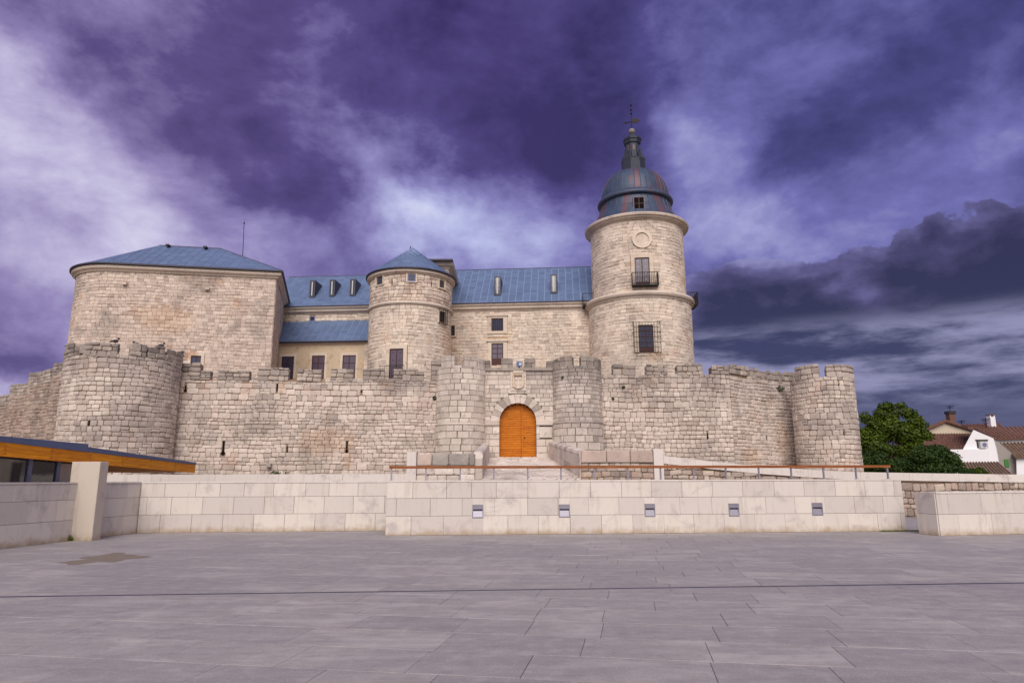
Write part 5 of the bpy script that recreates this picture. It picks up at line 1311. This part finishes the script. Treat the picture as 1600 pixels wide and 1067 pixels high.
# dome ---------------------------------------------------------------------
def rz(pxh, py):     # half width in photo px at that height, on the tower axis
    c = at(800, py, cy); a = math.hypot(cx, cy); return pxh * (at(801, py, cy).x - at(800, py, cy).x) * math.cos(math.atan2(cx, cy)) ** 1, c.z
def RZ(l, rr, py): h = (rr - l) / 2; x, z = rz(h, py); return x, z
z0 = zt + .52
skirt = [(RZ(925, 1066, 342)[0], z0), (RZ(931, 1059, 338)[0], z0 + .35), (RZ(937, 1051, 332)[0], z0 + .8), (RZ(939, 1047, 325)[0], z0 + 1.35)]
zb_ = RZ(934, 1051, 322)[1]; skirt[-1] = (skirt[-1][0], zb_ - .1); skirt[2] = (skirt[2][0], z0 + (zb_ - .1 - z0) * .62); skirt[1] = (skirt[1][0], z0 + (zb_ - .1 - z0) * .28)
rb = RZ(934, 1051, 318)[0]; rd = RZ(940, 1046, 310)[0]; zd0_ = RZ(941, 1045, 316)[1]; zd1_ = RZ(970, 1012, 273)[1]; rt = RZ(971, 1010, 263)[0]
dome = []
for i in range(13):
    a = math.pi / 2 * i / 12; k = (math.cos(a) ** .92 if i < 12 else 0); h = math.sin(a)
    dome.append((rt * .8 + (rd - rt * .8) * k, zd0_ + (zd1_ - zd0_) * h))
dmt = thing('dome', 'ribbed blue and rust copper dome with slim lantern on top of the great tower', 'dome', (cx, cy, z0))
m = MB(); m.lathe(cx, cy, [(skirt[0][0] - .05, z0 - .02)] + [(a - .04, b) for a, b in skirt] + [(rd - .05, zd0_)] + [(a - .04, b) for a, b in dome], 64); m.build('dome_core', 'dome', dmt, smooth=True)
NP = 36
def dpanel(prof, i, name, seam=.028):
    a0, a1 = 2 * math.pi * i / NP, 2 * math.pi * (i + 1) / NP; m = MB(); g = .004
    m.lathe(cx, cy, prof, 3, a0 + g, a1 - g); ob = m.build(name, 'dome', dmt, origin=(cx, cy, z0))
    s = MB(); k = len(prof)
    for (r_a, za), (r_b, zb2) in zip(prof, prof[1:]):
        pa = Vector((cx + (r_a + .01) * math.sin(a0), cy - (r_a + .01) * math.cos(a0), za)); pb = Vector((cx + (r_b + .01) * math.sin(a0), cy - (r_b + .01) * math.cos(a0), zb2)); s.tube(pa, pb, seam, 5)
    s.build('seam', 'dome', ob)
for i in range(NP):
    if math.cos(2 * math.pi * (i + .5) / NP) < -.3: continue
    dpanel(skirt, i, 'skirt_panel'); dpanel(dome[:-2], i, 'dome_panel')
ringp = [(rd - .1, zb_ - .12), (rb - .05, zb_ - .12), (rb + .03, zb_ - .04), (rb + .04, zb_ + .08), (rb - .03, zb_ + .20), (rd + .10, zb_ + .26), (rd + .05, zd0_ + .08), (rd - .1, zd0_ + .10)]
m = MB(); m.lathe(cx, cy, ringp, 72); m.build('ring', 'dome', dmt, smooth=True)
# lucarne in the skirt
al = math.atan2(ray(998, 320).x, ray(998, 320).y); 
dl = MB(); ang = None
lp = arcpath(cx, cy, (skirt[1][0] + skirt[2][0]) / 2 - .12, -60, 60, 0, 60); u0, u1, za, zb3 = around(lp, 990.5, 310, 1005.5, 331); um = (u0 + u1) / 2
lc = MB(); lbox(lc, lp, um, u0 - .1, u1 + .1, za, zb3 + .06, -.9, .32); lc = lc.build('lucarne', 'dome', dmt)
g = MB(); lbox(g, lp, um, u0, u1, za + .04, zb3 - .05, .322, .326); g.build('window', 'black', lc)
g = MB(); lbox(g, lp, um, um - .03, um + .03, za + .04, zb3 - .05, .327, .36); lbox(g, lp, um, u0, u1, (za + zb3) / 2 - .025, (za + zb3) / 2 + .025, .327, .355); g.build('window_frame', 'frame', lc)
# lantern
def oct_(prof, name, n=8, mat='lantern', par=dmt, rot=R_(22.5)):
    m = MB(); vs = []; fs = []
    for r_, z in prof:
        for i in range(n): a = rot + 2 * math.pi * i / n; vs.append((cx + r_ * math.sin(a), cy - r_ * math.cos(a), z))
    for j in range(len(prof) - 1):
        for i in range(n): k = (i + 1) % n; fs.append((j * n + i, j * n + k, (j + 1) * n + k, (j + 1) * n + i))
    fs.append(tuple((len(prof) - 1) * n + i for i in range(n))); m.add(vs, fs); return m.build(name, mat, par)
r1, z1 = RZ(970.5, 1011, 270); r1b, z1b = RZ(972, 1010.5, 253); r2_, z2 = RZ(977, 1003, 249); r3, z3 = RZ(978.5, 1001.5, 228); r4, z4 = RZ(974.5, 1004, 221); r5, z5 = RZ(982, 996, 212.5)
lan = oct_([(r1, z1 - .4), (r1, z1 + .1), (r1 * .93, z1 + .15), (r1 * .93, z1b - .1), (r1b, z1b), (r1b * .8, z1b + .12), (r2_, z2 + .1), (r3, z3)], 'lantern')
oct_([(r3, z3), (r3 + .1, z3 + .05), (r4 * .92, z4 - .15), (r4, z4 - .05), (r4, z4 + .1), (r4 * .7, z4 + .25), (r5, z5), (.12, z5 + .15)], 'lantern_cornice')
for i in range(8):                                                   # scroll buttresses and louvres of the lantern
    a = 2 * math.pi * i / 8; n2 = Vector((math.sin(a), -math.cos(a))); t2 = Vector((-n2.y, n2.x)); 
    a2 = a + R_(22.5); n3_ = Vector((math.sin(a2), -math.cos(a2), 0)); t3 = Vector((-n3_.y, n3_.x, 0)); c0_ = Vector((cx, cy, 0)); m = MB()
    P = [c0_ + n3_ * (r1b * .98) + Vector((0, 0, z1b - .3)), c0_ + n3_ * (r1b * 1.0) + Vector((0, 0, z1b + .15)), c0_ + n3_ * (r2_ * 1.12) + Vector((0, 0, z2 + .35)), c0_ + n3_ * (r3 * .98) + Vector((0, 0, z3)), c0_ + n3_ * (r3 * .8) + Vector((0, 0, z3)), c0_ + n3_ * (r2_ * .8) + Vector((0, 0, z1b - .3))]
    m.prism([p - t3 * .06 for p in P], t3 * .12); m.build('scroll_buttress', 'lantern', lan)
    q_ = Vector((cx, cy)) + n2 * (r2_ * .86); m = MB(); m.box((q_.x, q_.y, (z2 + z3) / 2 + .05), R3(t2, n2), r2_ * .30, (z3 - z2) * .55, .03); m.build('louvre', 'dome', lan)
# ball and weather vane
zb0 = at(988.5, 210, cy).z; zb1 = at(988.5, 201.5, cy).z; rb_ = (zb1 - zb0) / 2
vn = thing('weather_vane', 'black iron weather vane with arrow and flag on a pale ball, topping the dome', 'weather vane', (cx, cy, z5))
m = MB(); m.sphere((cx, cy, zb0 + rb_), rb_ * 1.05, 16); m.build('ball', 'merlon', vn, smooth=True)
ztip = at(988, 155, cy).z; zv = at(988, 190.5, cy).z
m = MB(); m.tube((cx, cy, z5), (cx, cy, ztip), .055, 6, .012); m.build('rod', 'iron', vn)
m = MB(); 
for py in (165, 172, 178): m.sphere((cx, cy, at(988, py, cy).z), .1, 8)
m.build('knop', 'iron', vn, kind='stuff')
xa0, xa1 = at(976.5, 190, cy).x, at(1000, 190, cy).x
m = MB(); m.tube((xa0, cy, zv - .12), (cx + .1, cy, zv), .035, 6); m.prism([Vector((xa0 - .12, cy, zv - .13)), Vector((xa0 + .18, cy, zv - .24)), Vector((xa0 + .18, cy, zv - .0))], Vector((0, .04, 0))); m.build('arrow', 'iron', vn)
m = MB(); P = [(0, -.16), (.3, -.10), (.62, -.06), (xa1 - cx, .12), (.66, .16), (.5, .34), (.28, .3), (0, .3)]; m.prism([Vector((cx + a, cy - .02, zv + b_)) for a, b_ in P], Vector((0, .05, 0))); m.build('flag', 'iron', vn)
# ================================================================== TREES AND HOUSES ON THE RIGHT
def tree(name, label, cat, base, clumps, n, size, mat, trunk_r, group=None, fork=None):
    t = thing(name, label, cat, base, group); m = MB(); b_ = Vector(base)
    zc = min(c[2] - c[5] * .5 for c in clumps); c0 = Vector((base[0], base[1], max(zc, base[2] + .6)))
    limb(m, [b_, b_ + (c0 - b_) * .5 + Vector((.12, 0, 0)), c0], trunk_r * 1.25, trunk_r)
    for c in clumps:
        p = Vector(c[:3]); limb(m, [c0, c0 + (p - c0) * .5 + Vector((ru(-.2, .2), ru(-.2, .2), .2)), p], trunk_r * .6, trunk_r * .15, 6)
    m.build('trunk', 'bark', t)
    m = MB(); leaves(m, clumps, n, size); m.build('crown', mat, t); return t
def px_clumps(Y, L, dy=.7):
    out = []
    for px, py, rx, ry in L:
        y = Y + ru(-1, 1) * dy; c = at(px, py, y); k = at(px + 1, py, y).x - c.x; out.append((c.x, c.y, c.z, rx * k, rx * k * .8, ry * k))
    return out
b = at(1392, 738, 58)
tree('tree', 'bright green leafy tree directly right of the last round tower', 'tree', (b.x, 58, 0),
     px_clumps(58, [(1352, 652, 9, 10), (1366, 660, 12, 10), (1385, 636, 13, 9), (1398, 646, 10, 8), (1350, 676, 10, 9), (1372, 682, 15, 10), (1396, 668, 14, 11), (1420, 646, 13, 9), (1432, 658, 12, 10), (1412, 684, 16, 10), (1438, 674, 10, 9), (1450, 682, 10, 7), (1356, 700, 13, 10), (1384, 702, 14, 9), (1408, 706, 16, 10), (1430, 698, 14, 9), (1354, 722, 14, 10), (1374, 645, 10, 8), (1408, 634, 9, 6), (1444, 664, 8, 6), (1382, 668, 26, 22), (1418, 678, 24, 20), (1360, 690, 20, 22)]), 17000, .12, 'leaf', .13)
b = at(1470, 738, 52)
tree('shrub', 'dense dark green shrub spreading between the tree and the white house', 'shrub', (b.x, 52, 0),
     px_clumps(52, [(1450, 712, 26, 16), (1478, 718, 22, 14), (1430, 726, 22, 14), (1492, 728, 14, 10), (1405, 730, 24, 14), (1460, 732, 30, 12), (1465, 702, 14, 8)]), 12000, .10, 'leaf_dark', .09)
b = at(1360, 738, 55)
tree('shrub', 'dark green shrub low at the foot of the right round tower', 'shrub', (b.x, 55, 0), px_clumps(55, [(1365, 722, 24, 18), (1385, 735, 20, 12), (1350, 735, 14, 14)]), 6000, .11, 'leaf_dark', .07)
b = at(1525, 742, 45)
tree('shrub', 'small dark bush peeping over the moat wall below the white gable', 'shrub', (b.x, 45, 0), px_clumps(45, [(1518, 738, 10, 6), (1505, 736, 8, 6)], .2), 1600, .08, 'leaf_dark', .04)
b = at(1532, 742, 44)
tree('shrub', 'yellow green bush peeping over the moat wall in front of the brown sheds', 'shrub', (b.x, 44, 0), px_clumps(44, [(1531, 736, 7, 6), (1541, 739, 4, 3)], .2), 1200, .07, 'leaf', .04)
def clay_roof(th, poly, mat='clay', pitch=.26):
    """poly: eave left, eave right, ridge right, ridge left; rows of rounded tiles running up the slope"""
    P = [Vector(p) for p in poly]; m = MB(); n = (P[1] - P[0]).cross(P[3] - P[0]).normalized()
    if n.z < 0: n = -n
    m.prism(P, -n * .12); core = m.build('roof', mat, th)
    k = max(3, int((P[1] - P[0]).length / pitch)); m = MB()
    for i in range(k):
        f = (i + .5) / k; a = P[0].lerp(P[1], f); b_ = P[3].lerp(P[2], f); L = (b_ - a).length; q = max(2, int(L / .42))
        for j in range(q):
            p0, p1 = a.lerp(b_, j / q), a.lerp(b_, (j + 1.05) / q); e = (P[1] - P[0]).normalized() * pitch * .36
            j_ = Vector((ru(-.012, .012), 0, ru(-.01, .01))); up = n * .09
            m.add([p0 - e + j_, p0 - e * .5 + up + j_, p0 + e * .5 + up + j_, p0 + e + j_, p1 - e * .85, p1 - e * .4 + up * .8, p1 + e * .4 + up * .8, p1 + e * .85], [(0, 1, 5, 4), (1, 2, 6, 5), (2, 3, 7, 6), (0, 3, 2, 1)])
    o = m.build('clay_tiles', mat, core, kind='stuff'); return core
def Pt(px, py, Y): return at(px, py, Y)
def wall_poly(th, pts, Y, depth, mat, name='wall'):
    m = MB(); P = [Pt(px, py, Y) for px, py in pts]; m.prism(P[::-1], Vector((.72 * depth, depth, 0))); return m.build(name, mat, th)
# cream gabled house
h = thing('house', 'cream gabled house behind the dark shrubs with red tiled edges and brick chimney', 'house', (Pt(1485, 740, 78).x, 78, 0))
base = lambda px, Y: (px, 760)
wall_poly(h, [(1452, 752), (1452, 671), (1478, 660), (1518, 672.5), (1518, 752)], 78, 8, 'plaster_cream')
A0, A1, A2 = Pt(1444, 672, 77.6), Pt(1478, 657.5, 77.6), Pt(1523, 672, 77.6); D8 = Vector((6, 9, 0)); 
for a, b_ in ((A0, A1), (A1, A2)):
    m = MB(); m.prism([a, b_, b_ + Vector((0, 0, .16)), a + Vector((0, 0, .16))], Vector((0, .35, 0))); m.build('verge', 'clay', h)
clay_roof(h, [A0, A0 + D8, A1 + D8, A1]); clay_roof(h, [A2 + D8, A2, A1, A1 + D8])
c = Pt(1489.5, 660, 79); k = .0745
m = MB(); m.aabb(c.x - .34, c.x + .34, 79, 79.7, c.z - .6, Pt(1489, 646, 79).z); ch = m.build('chimney', 'brick', h); m = MB(); m.aabb(c.x - .42, c.x + .42, 78.9, 79.8, Pt(1489, 646, 79).z, Pt(1489, 642, 79).z); m.build('chimney_cap', 'gutter', ch)
def aerial(label, px, py0, py1, Y, bars):
    a, b_ = Pt(px, py1, Y), Pt(px, py0, Y); t = thing('aerial', label, 'aerial', a); m = MB(); m.tube(a - Vector((0, 0, .6)), b_, .04, 5); m.build('mast', 'iron', t); m = MB()
    for i in range(bars): z = b_.z - .1 - i * .22; w = .5 - .09 * i; m.tube((b_.x - w, Y, z), (b_.x + w, Y, z), .025, 4)
    m.tube((b_.x, Y - .5, b_.z - .2), (b_.x, Y + .5, b_.z - .2), .025, 4); m.build('dipole', 'iron', t, kind='stuff')
aerial('thin television aerial beside the brick chimney of the cream house', 1484, 633, 656, 79.5, 2)
aerial('television aerial left of the white chimney on the red roof', 1540, 653, 664, 70.5, 3)
aerial('small television aerial between the two chimneys', 1502, 656, 664, 80, 2)
# lower tiled lean-to in front of the cream house
h = thing('shed', 'shed with brown tiled lean-to roof in front of the cream house', 'shed', (Pt(1480, 740, 72).x, 72, 0))
wall_poly(h, [(1440, 752), (1440, 700), (1512, 700), (1512, 752)], 72.6, 4, 'plaster_cream')
clay_roof(h, [Pt(1438, 700, 72), Pt(1512, 700.5, 72), Pt(1519, 677, 77), Pt(1450, 678, 77)], 'clay', .3)
# long tiled house at the right edge
h = thing('house', 'house with long weathered red tile roof and white chimney at the right edge', 'house', (Pt(1570, 740, 66).x, 66, 0))
wall_poly(h, [(1530, 752), (1530, 684), (1640, 682), (1640, 752)], 66.5, 6, 'plaster_white')
clay_roof(h, [Pt(1553, 685.5, 66), Pt(1650, 681, 66), Pt(1650, 665, 71), Pt(1521, 668.5, 71)], 'clay', .3)
clay_roof(h, [Pt(1512, 668, 71.2), Pt(1566, 666.5, 71.2), Pt(1563, 661, 75), Pt(1502, 663.5, 75)], 'clay', .3)
c = Pt(1553, 666, 71.3); m = MB(); m.aabb(c.x - .26, c.x + .26, 71.3, 71.9, c.z - .6, Pt(1553, 651, 71.3).z); ch = m.build('chimney', 'plaster_white', h)
m = MB(); zz = Pt(1553, 651, 71.3).z
for s_ in (-1, 1): m = MB(); m.aabb(c.x + s_ * .2 - .05, c.x + s_ * .2 + .05, 71.3, 71.9, zz, zz + .18); m.build('pot_support', 'plaster_white', ch)
m = MB(); m.aabb(c.x - .3, c.x + .3, 71.25, 71.95, zz + .18, zz + .25); m.build('chimney_cap', 'clay', ch)
# white house with gable
Yh = 60
h = thing('house', 'bright white gabled house with low lean-to wall and one small window', 'house', (Pt(1530, 740, Yh).x, Yh, 0))
wall_poly(h, [(1505, 756), (1505, 701), (1521, 671.5), (1552, 684.5), (1556.5, 700), (1560, 720), (1560, 756)], Yh, 5, 'plaster_white')
wall_poly(h, [(1484, 756), (1485, 702), (1544, 701.5), (1546, 720), (1546, 756)], Yh - .4, .4, 'plaster_white', 'lean_to_wall')
w0, w1 = Pt(1527, 700, Yh - .02), Pt(1542.5, 688, Yh - .02)
m = MB(); m.aabb(w0.x, w1.x, Yh - .01, Yh + .02, w0.z, w1.z); wn = m.build('window', 'glass_dark', h)
m = MB(); m.aabb(w0.x - .08, w1.x + .06, Yh - .09, Yh - .01, w1.z, w1.z + .08); m.build('lintel', 'bark', wn)
a0, a1 = Pt(1533, 700, Yh - .3), Pt(1542.5, 689.5, Yh - .3)
ac = thing('air_conditioner', 'pale grey air conditioner box fixed in the window of the white house', 'air conditioner', ((a0.x + a1.x) / 2, Yh - .3, a0.z))
m = MB(); m.aabb(a0.x, a1.x, Yh - .3, Yh - .02, a0.z, a1.z); bd = m.build('casing', 'acwhite', ac); md = bd.modifiers.new('edge', 'BEVEL'); md.width = .02
m = MB(); xm = (a0.x * .45 + a1.x * .55); zm_ = (a0.z + a1.z) / 2; m.tube((xm, Yh - .3, zm_), (xm, Yh - .32, zm_), .19, 16); m.build('fan_grille', 'mullion', ac)
# grey sheds right of it
h = thing('shed', 'grey rendered shed with old brown corrugated roof beside the white house', 'shed', (Pt(1580, 740, 62).x, 62, 0))
wall_poly(h, [(1553, 756), (1553, 688), (1560, 690), (1588, 714), (1589, 756)], 63, 6, 'plaster_grey')
wall_poly(h, [(1589, 756), (1588, 714.5), (1650, 712), (1650, 756)], 62.4, 5, 'plaster_white', 'front_wall')
clay_roof(h, [Pt(1586, 713.5, 62), Pt(1655, 711, 62), Pt(1640, 683, 68), Pt(1553, 686.5, 68)], 'oldclay', .26)
a0, a1 = Pt(1571, 729, 62.9), Pt(1575.5, 717.5, 62.9); m = MB(); m.aabb(a0.x, a1.x, 62.9, 62.99, a0.z, a1.z); m.build('shutter', 'green', h)
h = thing('shed', 'low shed whose brown corrugated roof shows just above the moat wall', 'shed', (Pt(1540, 745, 47).x, 47, 0))
wall_poly(h, [(1506, 757), (1506, 743), (1580, 743), (1580, 757)], 47.6, 5, 'plaster_grey')
clay_roof(h, [Pt(1510, 744, 47), Pt(1586, 744, 47), Pt(1560, 722, 54), Pt(1500, 722.5, 54)], 'oldclay', .24)
# ================================================================== SMALL GROWTH
m = MB(); a = fp.pt(fp.uv(1372, 829)[0], 0, .03); b_ = fp.pt(fp.L, 0, .03)
for i in range(1500):
    f_ = rnd() ** .7; p = a.lerp(b_ + Vector((.5, .0, 0)), f_) + Vector((0, -ru(0, .10), 0)); s_ = ru(.02, .055); x = Vector((ru(-1, 1), ru(-1, 1), 0)) * .008
    m.add([p - x, p + x, p + Vector((ru(-.02, .02), ru(-.02, .02), s_))], [(0, 1, 2)])
o = m.build('grass_strip', 'grass'); tag(o, 'strip of grass and moss along the foot of the long low wall near its right end', 'grass', kind='stuff')
c = F0 + Vector((-.62, -.06, 0)); m = MB()
for i in range(160):
    x = Vector((ru(-1, 1), ru(-1, 1), 0)) * .012; p = c + Vector((ru(-.12, .12), ru(-.05, .05), 0)); m.add([p - x, p + x, p + Vector((ru(-.08, .08), ru(-.06, .03), ru(.08, .2)))], [(0, 1, 2)])
o = m.build('grass_tuft', 'grass'); tag(o, 'small tuft of grass at the foot of the concrete fin wall', 'plant')
for px, py, lb in ((430, 741, 'green weeds growing at the foot of the curtain wall behind the white coping'),):
    c = at(px, py - 2, YM + .3); m = MB(); leaves(m, [(c.x, c.y, c.z, .25, .1, .1), (c.x + .5, c.y, c.z, .1, .1, .08)], 160, .035); o = m.build('weed', 'leaf_dark'); tag(o, lb, 'plant')
